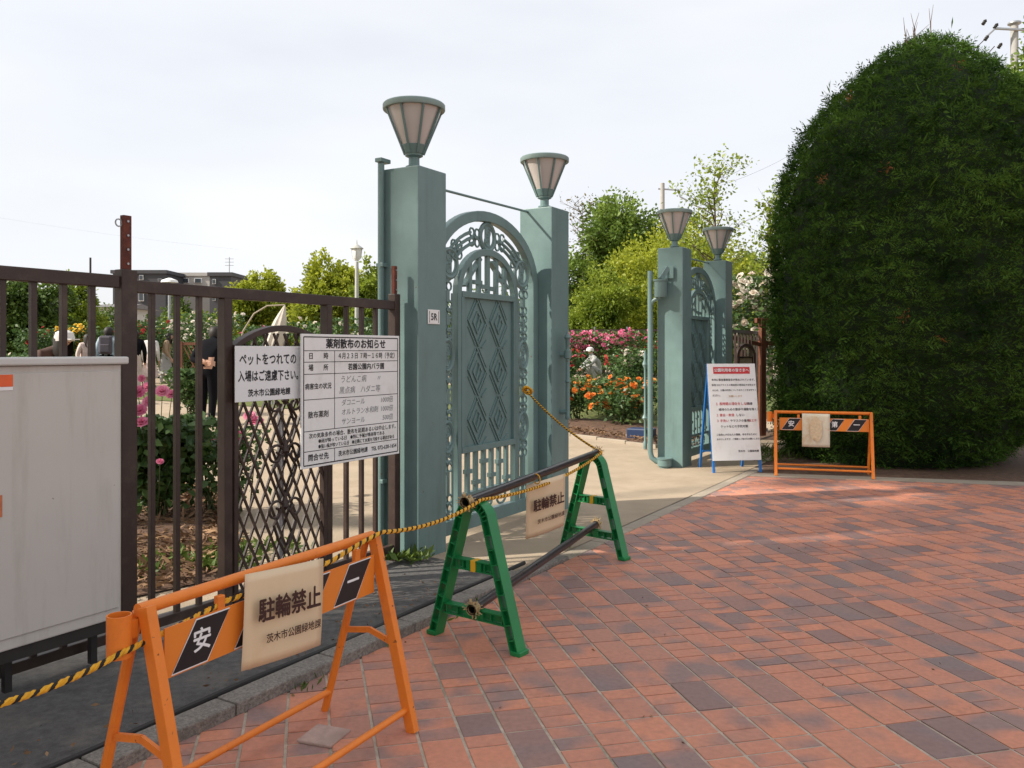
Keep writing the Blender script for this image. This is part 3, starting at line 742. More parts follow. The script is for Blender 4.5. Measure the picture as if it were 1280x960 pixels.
def cab_x(px):
    k = (px - HX) / F; X0 = ORG.x + V.x * c1; D0 = ORG.y + V.y * c1
    return (k * D0 - X0) / (U.x - U.y * k) - sa
st = MB().box((cab_x(3), -.0085, 1.375), (.075, .002, .05)).build('sticker', mat('orange_sticker', (.75, .12, .03), .4, .1, 20), t)
MB().box((cab_x(3), -.0085, 1.342), (.075, .002, .014)).build('sticker', paper_w, t)
MB().box((cab_x(-5), -.0085, .86), (.04, .002, .09)).build('sticker', mat('faded_orange_sticker', (.5, .16, .07), .5, .2, 20), t)

# ================================================================== BARRICADES, TRESTLES, ROPE, NOTICES
def barricade(loc, rz, label, L=1.09, H=.75, spread=.22):
    t = empty('folding_barricade', loc, rz, label, 'barricade', 'orange folding barricades')
    hl = L / 2
    MB().tube([(-hl - .01, -.012, H), (hl + .01, -.012, H)], .019, 12).build('top_bar', orange, t, smooth=True)
    for sy, nm in ((-1, 0), (1, 0)):
        for sx in (-1, 1):
            x = sx * (hl - .005)
            a = (x, sy * .018 - .012, H + (.01 if sy < 0 else -.01)); b_ = (x, sy * spread, .0)
            if sy < 0: MB().bar(a, b_, .034, .042, (0, 1, 0)).build('leg', orange, t, bevel=.003)
            else: MB().tube([a, b_], .016, 8).build('leg', orange, t, smooth=True)
        y = sy * spread * .88
        MB().tube([(-hl, y, .085), (hl, y, .085)], .013, 10).build('lower_bar', orange, t, smooth=True)
    for sx in (-1, 1):
        x = sx * (hl - .005); k = .45
        MB().bar((x, -spread * (1 - k) + .0, H * k), (x, -.01, H * k + .035), .012, .022).build('spreader', orange, t)
        MB().bar((x, -.01, H * k + .035), (x, spread * (1 - k), H * k + .015), .012, .022).build('spreader', orange, t)
    MB().lathe([(.034, -.12), (.034, 0), (.03, 0), (.03, -.115)], 18, cap=True).build('pole_socket', orange, t, (-hl - .062, .0, H + .0), smooth=True)
    MB().box((-hl - .025, 0, H - .05), (.03, .03, .05)).build('bracket', orange, t)
    # striped panel hung below the bar
    pz0, pz1, px0, px1 = .535, .685, -hl + .05, hl - .03; py = -.05
    sp = MB().box(((px0 + px1) / 2, py, (pz0 + pz1) / 2), (px1 - px0, .004, pz1 - pz0)).build('striped_panel', orange_panel, t)
    for x in (px0 + .22, px1 - .1):
        MB().box((x, py + .01, pz1 + .015), (.03, .02, .05)).build('hanger', orange, t, bevel=.003)
    W4 = (px1 - px0)
    for i, ch in enumerate('安全第一'):
        xm = px0 + W4 * (.135 + .243 * i); hw = .065; sl = .045; z0, z1 = pz0 + .008, pz1 - .008
        for e, mm, yy, gw in ((.004, ink_white, -.0035, 0), (0, black_panel, -.0045, 0)):
            poly = [(xm - hw - sl - e, z0 - e), (xm + hw - sl + e * .5, z0 - e), (xm + hw + sl + e, z1 + e), (xm - hw + sl - e * .5, z1 + e)]
            me = bpy.data.meshes.new('stripe'); me.from_pydata([(p[0], py + yy, p[1]) for p in poly], [], [(0, 1, 2, 3)])
            link('stripe', me, sp, mm)
        lettering(sp, ch, xm, (pz0 + pz1) / 2, .075, ink_white, y=py - .0055, bold=.02)
    return t
B1s, B1w = -2.70, 1.425
b1 = barricade(G(B1s, B1w), TH + R(3.5), 'large orange barricade in the foreground with a slanted black character panel')
b2 = barricade((3.74, 10.12, 0), R(-16), 'orange barricade standing before the clipped hedge, the far one')

def hung_paper(name, parent_pt, rz, wd, ht, m, label, cat='notice', curl=.012, tilt=0.0):
    t = empty(name, parent_pt, rz, label, cat)
    n = 10; vs = []; fs = []
    for j in range(n + 1):
        for i in range(n + 1):
            x = wd * (i / n - .5); z = -ht * j / n
            y = -curl * math.sin(PI * i / n) * (.3 + .7 * j / n) + .01 * (j / n) ** 2 
            vs.append((x, y, z))
    for j in range(n):
        for i in range(n): q = j * (n + 1) + i; fs.append((q, q + n + 1, q + n + 2, q + 1))
    me = bpy.data.meshes.new('sheet'); me.from_pydata(vs, [], fs); me.polygons.foreach_set('use_smooth', [True] * len(fs))
    o = link('sheet', me, t, m); o.modifiers.new('thick', 'SOLIDIFY').thickness = .0012
    return t
def parking_text(t, wd, ht, y):
    lettering(t, '駐輪禁止', 0, -ht * .42, wd * .218, ink_brown, y=y, bold=.03, width=.92)
    lettering(t, '茨木市公園緑地課', .02, -ht * .72, wd * .088, ink_brown, y=y + .002, bold=.015)
# paper on the near barricade
kx = -2.715; p1 = hung_paper('paper_notice', G(kx, B1w + .085, .765), TH + R(3.5), .365, .305, lam_paper, 'tan laminated paper notice hanging on the foreground orange barricade')
p1.rotation_euler = (R(-3), R(4), TH + R(1)); parking_text(p1, .365, .305, -.024)

# green trestles
def trestle(loc, rz, label, spread=.27, H=.715):
    t = empty('green_trestle', loc, rz, label, 'trestle', 'green plastic trestles')
    r = .085; zc = H - r - .0
    path = [(-spread, 0.0)]
    a0 = math.atan2(zc, spread - r) ; 
    n = 12
    # left leg up to the bow, over, and down
    nx, nz = -math.sin(a0), math.cos(a0)
    start = PI - (PI / 2 - a0)
    pts = [(-spread, 0), ]
    arc = [(r * math.cos(a), zc + r * math.sin(a)) for a in np.linspace(PI - (PI / 2 - a0) * .5, (PI / 2 - a0) * .5, n)]
    L0 = (-spread, 0); L1 = arc[0]
    seg = [(L0[0] + (L1[0] - L0[0]) * k / 9, L0[1] + (L1[1] - L0[1]) * k / 9) for k in range(9)]
    path = seg + arc + [(-p[0], p[1]) for p in reversed(seg)]
    P = [Vector((p[0], p[1])) for p in path]; k = len(P); Ns = []
    for i in range(k):
        tg = (P[min(i + 1, k - 1)] - P[max(i - 1, 0)]).normalized(); Ns.append(Vector((-tg.y, tg.x)))
    def off(d): return [(P[i] + Ns[i] * d)[:] for i in range(k)]
    dp = .036; hw = .024
    MB().ribbon(off(hw), off(hw - .006), -dp, dp).build('outer_flange', green_pl, t)
    MB().ribbon(off(-hw + .006), off(-hw), -dp, dp).build('inner_flange', green_pl, t)
    # web with slots: short web pieces and ribs
    for i in range(0, k - 1):
        if i % 2 == 0 or 9 <= i < k - 9:
            o_, i_ = off(hw - .006), off(-hw + .006)
            MB().ribbon(o_[i:i + 2], i_[i:i + 2], -.005, .005).build('web', green_pl, t)
        p = P[i]; nn = Ns[i]
        MB().bar((p.x - nn.x * (hw - .006), 0, p.y - nn.y * (hw - .006)), (p.x + nn.x * (hw - .006), 0, p.y + nn.y * (hw - .006)), 2 * dp - .006, .006, (-nn.y, 0, nn.x)).build('rib', green_pl, t)
    for z, yz in ((.40, 1), (.155, 0)):
        x = spread - (spread - r) * z / zc - hw
        for dz in (-.024, .024): MB().box((0, 0, z + dz), (2 * x, .05, .006)).build('cross_flange', green_pl, t)
        for xx in np.linspace(-x * .9, x * .9, 6): MB().box((xx, 0, z), (.006 if abs(xx) > .05 else .05, .04, .043)).build('cross_rib', green_pl, t)
        for sx in (-1, 1): MB().box((sx * x * .55, 0, z), (x * .5, .006, .03)).build('cross_web', green_pl, t)
        if yz: MB().box((0, 0, z), (.03, .056, .06)).build('clip', yellow_pl, t, bevel=.003)
    for sx in (-1, 1): MB().box((sx * (spread + .004), 0, .012), (.06, .08, .024)).build('foot', green_pl, t, bevel=.004)
    return t
T1 = Vector((-.185, 4.30, 0)); T2 = Vector((.60, 6.2, 0))
trestle(T1, R(-36), 'green plastic trestle holding the pipes, the nearer one beside the orange barricade')
trestle(T2, R(-42), 'green plastic trestle holding the pipes, the farther one at the gate opening')
PD = (T2 - T1).normalized()
def pipe(a, b_, label, z0, z1):
    pa = a + Vector((0, 0, z0)); pb = b_ + Vector((0, 0, z1)); d = (pb - pa).normalized()
    t = empty('barrier_pipe', pa, 0, label, 'pipe', 'brown pipes laid on the trestles')
    MB().tube([Vector((0, 0, 0)), pb - pa], .0245, 16, cap=False).build('tube', pipe_brown, t, smooth=True)
    for q, s_ in ((Vector((0, 0, 0)), 1), (pb - pa, -1)):
        b = MB(); rr = random.Random(4)
        b.tube([q - d * .004 * s_, q + d * .05 * s_], .028, 14, cap=False); b.tube([q + d * .0 * s_, q + d * .008 * s_], .02, 12, cap=False)
        for i in range(26):
            a = rr.random() * 2 * PI; o1 = Vector((math.cos(a) * d.y, -math.cos(a) * d.x, math.sin(a)))
            b.bar(q + o1 * .025 + d * s_ * rr.random() * .04, q + o1 * (.035 + .018 * rr.random()) + d * s_ * (rr.random() * .05 - .01), .007, .002)
        b.build('frayed_tape', tape, t)
    return t
pipe(T1 - PD * .13, T2 + PD * .14, 'dark brown pipe resting across the tops of both green trestles', .742, .735)
pipe(T1 - PD * .10 + Vector((.02, 0, 0)), T2 + PD * .10, 'dark brown pipe lying low through both green trestles', .2, .205)
# paper on the upper pipe
mid = T1 + (T2 - T1) * .46
p2 = hung_paper('paper_notice', mid + Vector((.034, -.016, .71)), R(50), .36, .34, lam_paper, 'tan laminated paper notice hanging from the pipe between the green trestles')
p2.rotation_euler = (R(4), R(-5), R(46)); parking_text(p2, .36, .34, -.024)
b = MB(); pc = (0, 0, .03); b.tube([(p[1], p[0] - .0, p[2]) for p in oval(-.028, .03, .03, .03, 16)], .004, 5, closed=True); b.build('tie', rope_y, p2, (-.12, 0, 0))

# twisted yellow and black rope
def rope_path():
    anchors = [at(-190, 905, 1.9), G(-3.32, B1w + .075, .655), G(-2.95, B1w + .055, .70), G(-2.45, B1w + .045, .72), G(-2.16, B1w + .04, .772)]
    a = [anchors[0]]
    pts = []
    def span(p, q, sag, n):
        for i in range(n):
            k = i / n; r = p.lerp(q, k); r.z -= sag * 4 * k * (1 - k); pts.append(r)
    span(anchors[0], anchors[1], .05, 26); span(anchors[1], anchors[2], .004, 12); span(anchors[2], anchors[3], .006, 14); span(anchors[3], anchors[4], -.004, 8)
    t1 = T1 + Vector((.03, -.05, .745)); span(anchors[4], t1, .035, 40)
    wrap = [T1 + PD * (-.06 + .012 * i) + Vector((PD.y * .036 * math.cos(i * 1.2), -PD.x * .036 * math.cos(i * 1.2), .742 + .036 * math.sin(i * 1.2))) for i in range(8)]
    t2 = T2 + PD * .1 + Vector((.03, -.04, .74)); span(t1, t2, .06, 60)
    gp = G(1.72, -PW / 2 + .05, 1.15); span(t2, gp, .045, 50); pts.append(gp)
    return pts
def resample(pts, step):
    o = [pts[0].copy()]; acc = 0
    for a, b_ in zip(pts, pts[1:]):
        L = (b_ - a).length
        while acc + L >= step:
            k = (step - acc) / L; a = a.lerp(b_, k); L = (b_ - a).length; o.append(a.copy()); acc = 0
        acc += L
    return o
rp_ = resample(rope_path(), .0085)
def strand(phase, rad=.0045, lay=.042):
    pts = []; s_ = 0
    for i, p in enumerate(rp_):
        tg = (rp_[min(i + 1, len(rp_) - 1)] - rp_[max(i - 1, 0)]).normalized()
        sd = tg.cross(Vector((0, 0, 1))).normalized(); up = sd.cross(tg)
        a = phase + 2 * PI * (i * .0085) / lay
        pts.append(p + (sd * math.cos(a) + up * math.sin(a)) * rad * .95)
    return pts
rope = empty('striped_rope', G(-3.3, B1w, 0), 0, 'yellow and black twisted rope strung from barricade to trestles to gate', 'rope')
for ph, m in ((0, rope_y), (PI * 2 / 3, rope_y), (PI * 4 / 3, rope_k)):
    rope_o = MB().tube([p - Vector(rope.location) for p in strand(ph)], .0058, 5).build('yellow_strand' if m is rope_y else 'black_strand', m, rope, smooth=True)
b = MB(); kc = G(1.72, -PW / 2 + .06, 1.15) - Vector(rope.location)
for i in range(5):
    b.tube([kc + Vector((math.cos(q) * .03, math.sin(q * 2 + i) * .02, math.sin(q) * .028)) + Vector((.006 * i, 0, -.004 * i)) for q in np.linspace(0, 2 * PI, 12)], .009, 5)
b.build('knot', rope_y, rope, smooth=True)

# blue framed standing notice
def a_sign(loc, rz):
    t = empty('standing_notice', loc, rz, 'white standing notice board with a red heading and blue legs', 'sign')
    lean = R(9); W_, H_ = .63, 1.20; z0 = .15
    fr = Matrix.Rotation(-lean, 4, 'X')
    root = bpy.data.objects.new('board', MB().box((0, 0, z0 + H_ / 2), (W_, .012, H_)).mesh('board')); COL.objects.link(root); root.data.materials.append(paper_w); root.parent = t
    root.rotation_euler = (-lean, 0, 0)
    for sx in (-1, 1): 
        o = MB().box((sx * (W_ / 2 - .012), .016, (H_ + z0) / 2), (.03, .03, H_ + z0)).build('front_leg', blue_fr, t, rot=(-lean, 0, 0), bevel=.003)
        top = Vector((0, math.sin(lean) * (H_ + z0), math.cos(lean) * (H_ + z0)))
        MB().bar((sx * (W_ / 2 - .03), top.y + .03, top.z - .03), (sx * (W_ / 2 - .03), top.y + .30, 0), .028, .028).build('back_leg', blue_fr, t, bevel=.003)
    MB().bar((-W_ / 2 + .03, .44, .22), (W_ / 2 - .03, .44, .22), .02, .02).build('stretcher', blue_fr, t)
    MB().box((0, -.0085, z0 + H_ - .085), (.48, .002, .085)).build('heading_band', ink_red, root)
    Y = -.0105
    lettering(root, '公園利用者の皆さまへ', 0, z0 + H_ - .085, .046, ink_white, y=Y, bold=.02)
    rows = [('本市に緊急事態宣言が発出されています。', -.27, .235, .031, ink), ('新型コロナウイルス感染症の感染拡大を防止す', -.27, .3, .0275, ink), ('るため、公園の利用について次のことをお守りく', -.27, .365, .0265, ink),
            ('ださい。', -.27, .43, .03, ink), ('お願いします', -.06, .44, .03, ink_tan),
            ('１ 長時間の滞在をしない', -.24, .535, .04, ink_red), ('（健康', .14, .535, .036, ink), ('維持のための散歩や運動を除く）', -.2, .605, .036, ink),
            ('２ 宴会・飲酒', -.24, .675, .038, ink_red), ('しない', .02, .675, .038, ink), ('３ 手洗い', -.24, .745, .038, ink_red), ('やマスクの着用、', -.06, .745, .036, ink), ('咳エチ', .18, .745, .036, ink_red),
            ('ケットなどの予防対策', -.19, .815, .036, ink),
            ('ご自身と大切な人の健康、命を守るために', -.25, .915, .028, ink), ('おかけしますが、ご理解とご協力をお願いします', -.25, .97, .0255, ink), ('茨木市　公園緑地課', .02, 1.12, .03, ink)]
    for s_, x, zt, sz, m in rows: lettering(root, s_, x, z0 + H_ - zt + .03, sz, m, y=-.0075, align='LEFT', bold=.014)
    return t
a_sign((2.77, 10.30, 0), R(9))
# stained paper on the far barricade
p3 = hung_paper('paper_notice', Vector((3.64, 10.06, .742)), R(-16), .315, .40, mat('stained_white_paper', (.68, .62, .48), .6, .05, 4, dirt=(.56, .34, .14), dirtscale=5), 'stained white paper hanging on the barricade by the hedge', curl=.01)
b = MB(); rj_ = random.Random(8)
b.add([(0, -.0125, -.2)] + [(.085 * math.cos(q) * rj_.uniform(.75, 1.1), -.0125, -.185 + .15 * math.sin(q) * rj_.uniform(.8, 1.1)) for q in np.linspace(0, 2 * PI, 25)[:-1]], [(0, i + 1, (i + 1) % 24 + 1) for i in range(24)])
b.build('faded_print', mat('faded_tan_print', (.66, .52, .34), .6, .2, 30, dirt=(.50, .28, .10), dirtscale=14), p3)
# dark blue box near the opening
o = MB().box((0, 0, .11), (.42, .26, .22)).build('storage_box', navy, None, ground(803, 553) + Vector((0, .1, 0)), (0, 0, R(-30)), bevel=.02)
tag(o, 'dark blue plastic box on the mulch behind the bent pipe', 'box')

# ================================================================== CLIPPED HEDGE
def hedge():
    cx, cy = 5.84, 11.95
    t = empty('clipped_conifer', (cx, cy, 0), 0, 'huge dome shaped clipped conifer hedge on the right', 'hedge')
    prof = [(0, 1.36), (.4, 1.66), (1.0, 1.93), (1.9, 2.06), (3.0, 2.03), (3.8, 1.95), (4.4, 1.76), (4.9, 1.42), (5.2, 1.14), (5.5, .82), (5.7, .56), (5.85, .3), (5.95, 0)]
    zz = np.array([p[0] for p in prof]); rr = np.array([p[1] for p in prof])
    rng = np.random.default_rng(4)
    def rad(z): return np.interp(z, zz, rr)
    # core
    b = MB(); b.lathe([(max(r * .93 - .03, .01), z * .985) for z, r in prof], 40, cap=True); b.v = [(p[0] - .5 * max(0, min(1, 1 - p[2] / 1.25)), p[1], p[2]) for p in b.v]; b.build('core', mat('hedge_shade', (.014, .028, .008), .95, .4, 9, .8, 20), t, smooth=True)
    n = 46000
    z = rng.random(n) ** .92 * 5.92; ang = rng.random(n) * 2 * PI
    keep = rng.random(n) < np.clip(rad(z) / 1.95 + .1, 0, 1); z, ang = z[keep], ang[keep]; n = len(z)
    bump = np.array([mnoise.noise(Vector((math.cos(a) * 4, math.sin(a) * 4, q * 6))) * .6 + mnoise.noise(Vector((math.cos(a) * 11, math.sin(a) * 11, q * 15))) * .55 for a, q in zip(ang, z)])
    r = rad(z) * (1 + .02 * np.sin(ang * 3 + 1)) + bump * .19 - .03 - rng.random(n) * .10
    base = np.stack([np.cos(ang) * r - .5 * np.clip(1 - z / 1.25, 0, 1), np.sin(ang) * r, z], 1)
    slope = -(np.interp(z + .1, zz, rr) - np.interp(z - .1, zz, rr)) / .2
    N = unit(np.stack([np.cos(ang), np.sin(ang), slope], 1))
    tang = np.stack([-np.sin(ang), np.cos(ang), np.zeros(n)], 1)
    # each sprig: a short axis leaving the surface sideways and up, set with small blades on both sides
    axis = unit(N * .40 + tang * rng.normal(0, 1.0, (n, 1)) + np.array([0, 0, .12]) + rng.normal(0, .18, (n, 3)))
    side = unit(np.cross(axis, N + rng.normal(0, .35, (n, 3)))); Lx = rng.gamma(4, .018, n) + .04
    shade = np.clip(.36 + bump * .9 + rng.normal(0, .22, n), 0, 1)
    VS = []; FS = []; TT = []; k0 = 0; nb_l = 7
    for k in range(nb_l):
        q = (k + .4) / nb_l; sg = 1 if k % 2 else -1
        P = base + axis * (Lx * q)[:, None]; P[:, 2] -= Lx * q * q * .18
        D = axis * .8 + side * sg * (.75 if k < nb_l - 1 else 0) + rng.normal(0, .12, (n, 3))
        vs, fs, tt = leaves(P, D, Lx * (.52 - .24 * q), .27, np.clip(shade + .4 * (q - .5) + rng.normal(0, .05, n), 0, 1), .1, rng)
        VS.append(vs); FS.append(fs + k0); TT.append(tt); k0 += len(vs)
    # stray shoots that stand proud of the clipping
    m_ = 60; j = rng.integers(0, n, m_); P = base[j] + N[j] * .04; D = N[j] * .7 + np.array([0, 0, .5]) + rng.normal(0, .25, (m_, 3))
    for k in range(4):
        vs, fs, tt = leaves(P + unit(D) * (.05 * k), D + rng.normal(0, .3, (m_, 3)), rng.uniform(.08, .2, m_), .12, np.clip(rng.normal(.7, .2, m_), 0, 1), .1, rng)
        VS.append(vs); FS.append(fs + k0); TT.append(tt); k0 += len(vs)
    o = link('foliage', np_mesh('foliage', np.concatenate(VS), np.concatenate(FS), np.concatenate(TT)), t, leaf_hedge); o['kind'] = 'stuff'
    # dead brown sprigs and the wispy leader
    m = 60; a = rng.uniform(PI, 2 * PI, m); z2 = rng.uniform(.5, 5.2, m)
    c = np.stack([np.cos(a) * (rad(z2) + .02), np.sin(a) * (rad(z2) + .02), z2], 1); c = np.repeat(c[:9], 26, 0) + rng.normal(0, .035, (234, 3))
    vs, fs, tt = leaves(c, rng.normal(0, 1, (234, 3)) + np.array([0, -.6, 0]), rng.uniform(.03, .07, 234), .2, None, .2, rng)
    o = link('dead_sprigs', np_mesh('dead_sprigs', vs, fs, tt), t, leafmat('dead_sprig', (.18, .045, .012), (.36, .13, .03), .2)); o['kind'] = 'stuff'
    b = MB()
    for i in range(12):
        x, y = rng.normal(0, .13, 2); x -= .15; h = rng.uniform(.15, .42) if i else .48
        b.tube([(x, y - .1, 5.75), (x + rng.normal(0, .04), y - .1, 5.8 + h * .6), (x + rng.normal(0, .09), y - .1, 5.85 + h)], [.008, .005, .002], 5)
    b.build('leader_twigs', twig, t)
    MB().tube([(0, 0, 0), (0, 0, 3)], .14, 10).build('trunk', bark, t)
    return t
hedge()

# ================================================================== TREES, SHRUBS, ROSES
def fib(n, rng):
    d = rng.normal(size=(n, 3)); return unit(d)
def tree(name, loc, label, blobs, m, nleaf, size, trunk_h, trunk_r, cat='tree', group=None, seed=1, limbs=6, inner=.55, aspect=.55, up=.25, bark_m=None):
    """blobs: (dx,dy,z,rx,ry,rz) lobes of the crown"""
    rng = np.random.default_rng(seed); t = empty(name, loc, 0, label, cat, group)
    b = MB(); rj = random.Random(seed)
    b.tube([(0, 0, -.1), (rj.gauss(0, .05), rj.gauss(0, .05), trunk_h * .5), (rj.gauss(0, .1), rj.gauss(0, .1), trunk_h)], [trunk_r, trunk_r * .8, trunk_r * .62], 9)
    for i in range(limbs):
        bl = blobs[i % len(blobs)]; e = Vector((bl[0] + rj.gauss(0, bl[3] * .35), bl[1] + rj.gauss(0, bl[4] * .35), bl[2] + rj.uniform(-.1, .5) * bl[5]))
        s_ = Vector((0, 0, trunk_h * rj.uniform(.6, .98))); md = s_.lerp(e, .5) + Vector((rj.gauss(0, .15), rj.gauss(0, .15), .15))
        b.tube([s_, md, e], [trunk_r * .45, trunk_r * .28, trunk_r * .06], 6)
    b.build('trunk', bark_m or bark, t, smooth=True)
    vol = np.array([q[3] * q[4] * q[5] for q in blobs]) ** (2 / 3); cnt = (nleaf * vol / vol.sum()).astype(int)
    P = []; D = []; S = []
    for (dx, dy, z, rx, ry, rz), c in zip(blobs, cnt):
        # clumps on each lobe
        ncl = max(10, int(c / 60)); cd = fib(ncl, rng); crad = rng.uniform(inner, 1.03, ncl)[:, None]
        cc = cd * crad; idx = rng.integers(0, ncl, c)
        q = cc[idx] + rng.normal(0, .13, (c, 3))
        P.append(q * np.array([rx, ry, rz]) + np.array([dx, dy, z]))
        D.append(cd[idx] + rng.normal(0, .7, (c, 3)) + np.array([0, 0, up]))
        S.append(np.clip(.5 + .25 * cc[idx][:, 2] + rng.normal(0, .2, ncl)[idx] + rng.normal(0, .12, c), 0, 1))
    P = np.concatenate(P); D = np.concatenate(D); S = np.concatenate(S); ok = P[:, 2] > .05; P, D, S = P[ok], D[ok], S[ok]
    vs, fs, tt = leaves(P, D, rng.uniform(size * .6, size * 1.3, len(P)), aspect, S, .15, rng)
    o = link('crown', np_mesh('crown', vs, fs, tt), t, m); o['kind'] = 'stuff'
    return t

def lobes(n, R_, H, z0, seed, flat=1.0):
    rj = random.Random(seed); o = []
    for i in range(n):
        a = 2 * PI * i / n + rj.uniform(-.3, .3); r = R_ * rj.uniform(.35, .62); z = z0 + H * rj.uniform(.2, .75)
        s_ = R_ * rj.uniform(.45, .62); o.append((math.cos(a) * r, math.sin(a) * r, z, s_, s_, min(s_, H * .34) * flat * rj.uniform(.8, 1.05)))
    o.append((0, 0, z0 + H * .72, R_ * .55, R_ * .55, H * .3)); o.append((0, 0, z0 + H * .4, R_ * .7, R_ * .7, H * .36))
    return o

def px_tree(name, px, d, top, halfw, label, m, n, size, seed, base=None, z0f=.25, **kw):
    """crown centred on a sight line: top row and half width in pixels at distance d"""
    x = (px - HX) / F * d; g = gz(x, d) if base is None else base; zt = EYE + (HY - top) / F * d - g; R_ = halfw / F * d
    z0 = zt * z0f
    return tree(name, (x, d, g), label, lobes(11, R_ * 1.05, zt - z0, z0, seed), m, n, size, max(zt * .45, z0 + .3), max(.05, R_ * .07), seed=seed, **kw)

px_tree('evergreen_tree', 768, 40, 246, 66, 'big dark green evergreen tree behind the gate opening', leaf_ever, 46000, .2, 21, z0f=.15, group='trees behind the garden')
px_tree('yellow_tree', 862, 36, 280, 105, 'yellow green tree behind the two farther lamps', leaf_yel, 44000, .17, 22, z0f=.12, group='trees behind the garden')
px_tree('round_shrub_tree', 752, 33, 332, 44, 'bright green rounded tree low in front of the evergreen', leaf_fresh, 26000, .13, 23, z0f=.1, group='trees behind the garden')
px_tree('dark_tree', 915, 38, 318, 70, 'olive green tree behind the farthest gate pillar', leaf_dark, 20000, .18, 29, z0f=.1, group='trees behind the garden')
px_tree('yellow_round_tree', 326, 36, 339, 40, 'yellow green round tree between the building and the park lamp', leaf_yel, 26000, .18, 24, z0f=.15, group='trees left behind the fence')
px_tree('yellow_park_tree', 408, 33, 322, 46, 'larger yellow green tree just left of the park lamp', leaf_yel, 30000, .17, 25, z0f=.2, group='trees left behind the fence')
px_tree('green_park_tree', 462, 31, 330, 26, 'green tree between the park lamp and the gate pillar', leaf_fresh, 16000, .16, 26, z0f=.15, group='trees left behind the fence')
px_tree('hedge_tree', 20, 30, 344, 60, 'dark green tree at the far left above the cabinet', leaf_dark, 26000, .18, 27, z0f=.1, group='trees left behind the fence')
px_tree('hedge_tree', 90, 34, 352, 42, 'green tree right of the leftmost tree, beside the white house', leaf_fresh, 20000, .18, 28, z0f=.1, group='trees left behind the fence')
px_tree('low_tree', 235, 37, 392, 52, 'low green tree below the dark apartment building', leaf_fresh, 16000, .16, 30, z0f=.1, group='trees left behind the fence')
px_tree('tall_right_tree', 1292, 24, 42, 52, 'tree with olive leaves behind the right of the hedge', leaf_ever, 26000, .16, 31, base=0, z0f=.3, group='trees behind the garden')

def sparse_tree(px, d, top, halfw, label, seed, nleaf=1800, m=leaf_fresh):
    x = (px - HX) / F * d; g = gz(x, d); H = EYE + (HY - top) / F * d - g; Wd = halfw / F * d
    t = empty('sparse_tree', (x, d, g), 0, label, 'tree', 'thinly leafed trees behind the gate'); rj = random.Random(seed)
    b = MB(); tips = []
    b.tube([(0, 0, 0), (.05, 0, H * .5), (0, 0, H * .95)], [.09, .055, .012], 7)
    for i in range(24):
        z = H * (.35 + .58 * i / 24); a = rj.random() * 2 * PI; L = Wd * rj.uniform(.5, 1.05) * (1.1 - .5 * i / 24)
        e = Vector((math.cos(a) * L, math.sin(a) * L, z + L * rj.uniform(.5, 1.1))); s_ = Vector((0, 0, z)); md = s_.lerp(e, .5) + Vector((rj.gauss(0, .1), rj.gauss(0, .1), .05))
        b.tube([s_, md, e], [.025, .014, .004], 5)
        for k in range(5):
            q = s_.lerp(e, rj.uniform(.35, 1)); f = q + Vector((rj.gauss(0, .35), rj.gauss(0, .35), rj.uniform(.1, .5))); b.tube([q, f], [.007, .002], 4); tips += [q.lerp(f, .5), f]
        tips.append(e)
    b.build('trunk', bark, t)
    rng = np.random.default_rng(seed); tp = np.array([list(q) for q in tips]); idx = rng.integers(0, len(tp), nleaf)
    vs, fs, tt = leaves(tp[idx] + rng.normal(0, .13, (nleaf, 3)), rng.normal(0, 1, (nleaf, 3)), rng.uniform(.07, .17, nleaf), .6, None, .1, rng)
    o = link('crown', np_mesh('crown', vs, fs, tt), t, m); o['kind'] = 'stuff'
sparse_tree(893, 26, 208, 50, 'tall thinly leafed tree against the sky above the farther lamps', 41, 2000)
sparse_tree(962, 24, 238, 34, 'thin pale tree between the farther pillars and the hedge', 42, 1700)
sparse_tree(728, 40, 246, 44, 'bare twiggy tree against the sky right of the second pillar', 43, 700, leaf_rust)

# blooms
def bloom_geo(n, C, N, size, rng, rings=((.35, .9, 5), (.7, .55, 6), (1., .2, 7))):
    """layered cupped petals for n flowers at C facing N"""
    VS = []; FS = []; TT = []; k0 = 0
    A = unit(rng.normal(size=(n, 3))); S = unit(np.cross(N, A)); T = np.cross(N, S); base_t = rng.random(n)
    for rr_, upf, m in rings:
        for j in range(m):
            a = 2 * PI * j / m + rr_ * 2; d = S * math.cos(a) + T * math.sin(a); e = -S * math.sin(a) + T * math.cos(a); sz = size[:, None]
            p0 = C + N * sz * .05; wv = e * sz * .42 * (.5 + rr_ * .6); tip = C + (d * rr_ * .9 + N * upf * .75) * sz; mid = C + (d * rr_ * .75 + N * (upf * .25)) * sz
            VS.append(np.stack([p0, mid + wv, tip, mid - wv], 1).reshape(-1, 3)); FS.append(np.arange(n * 4).reshape(-1, 4) + k0); k0 += n * 4
            TT.append(np.clip(base_t * .7 + rng.random(n) * .3 + .1 * rr_, 0, 1))
    return np.concatenate(VS), np.concatenate(FS), np.concatenate(TT)

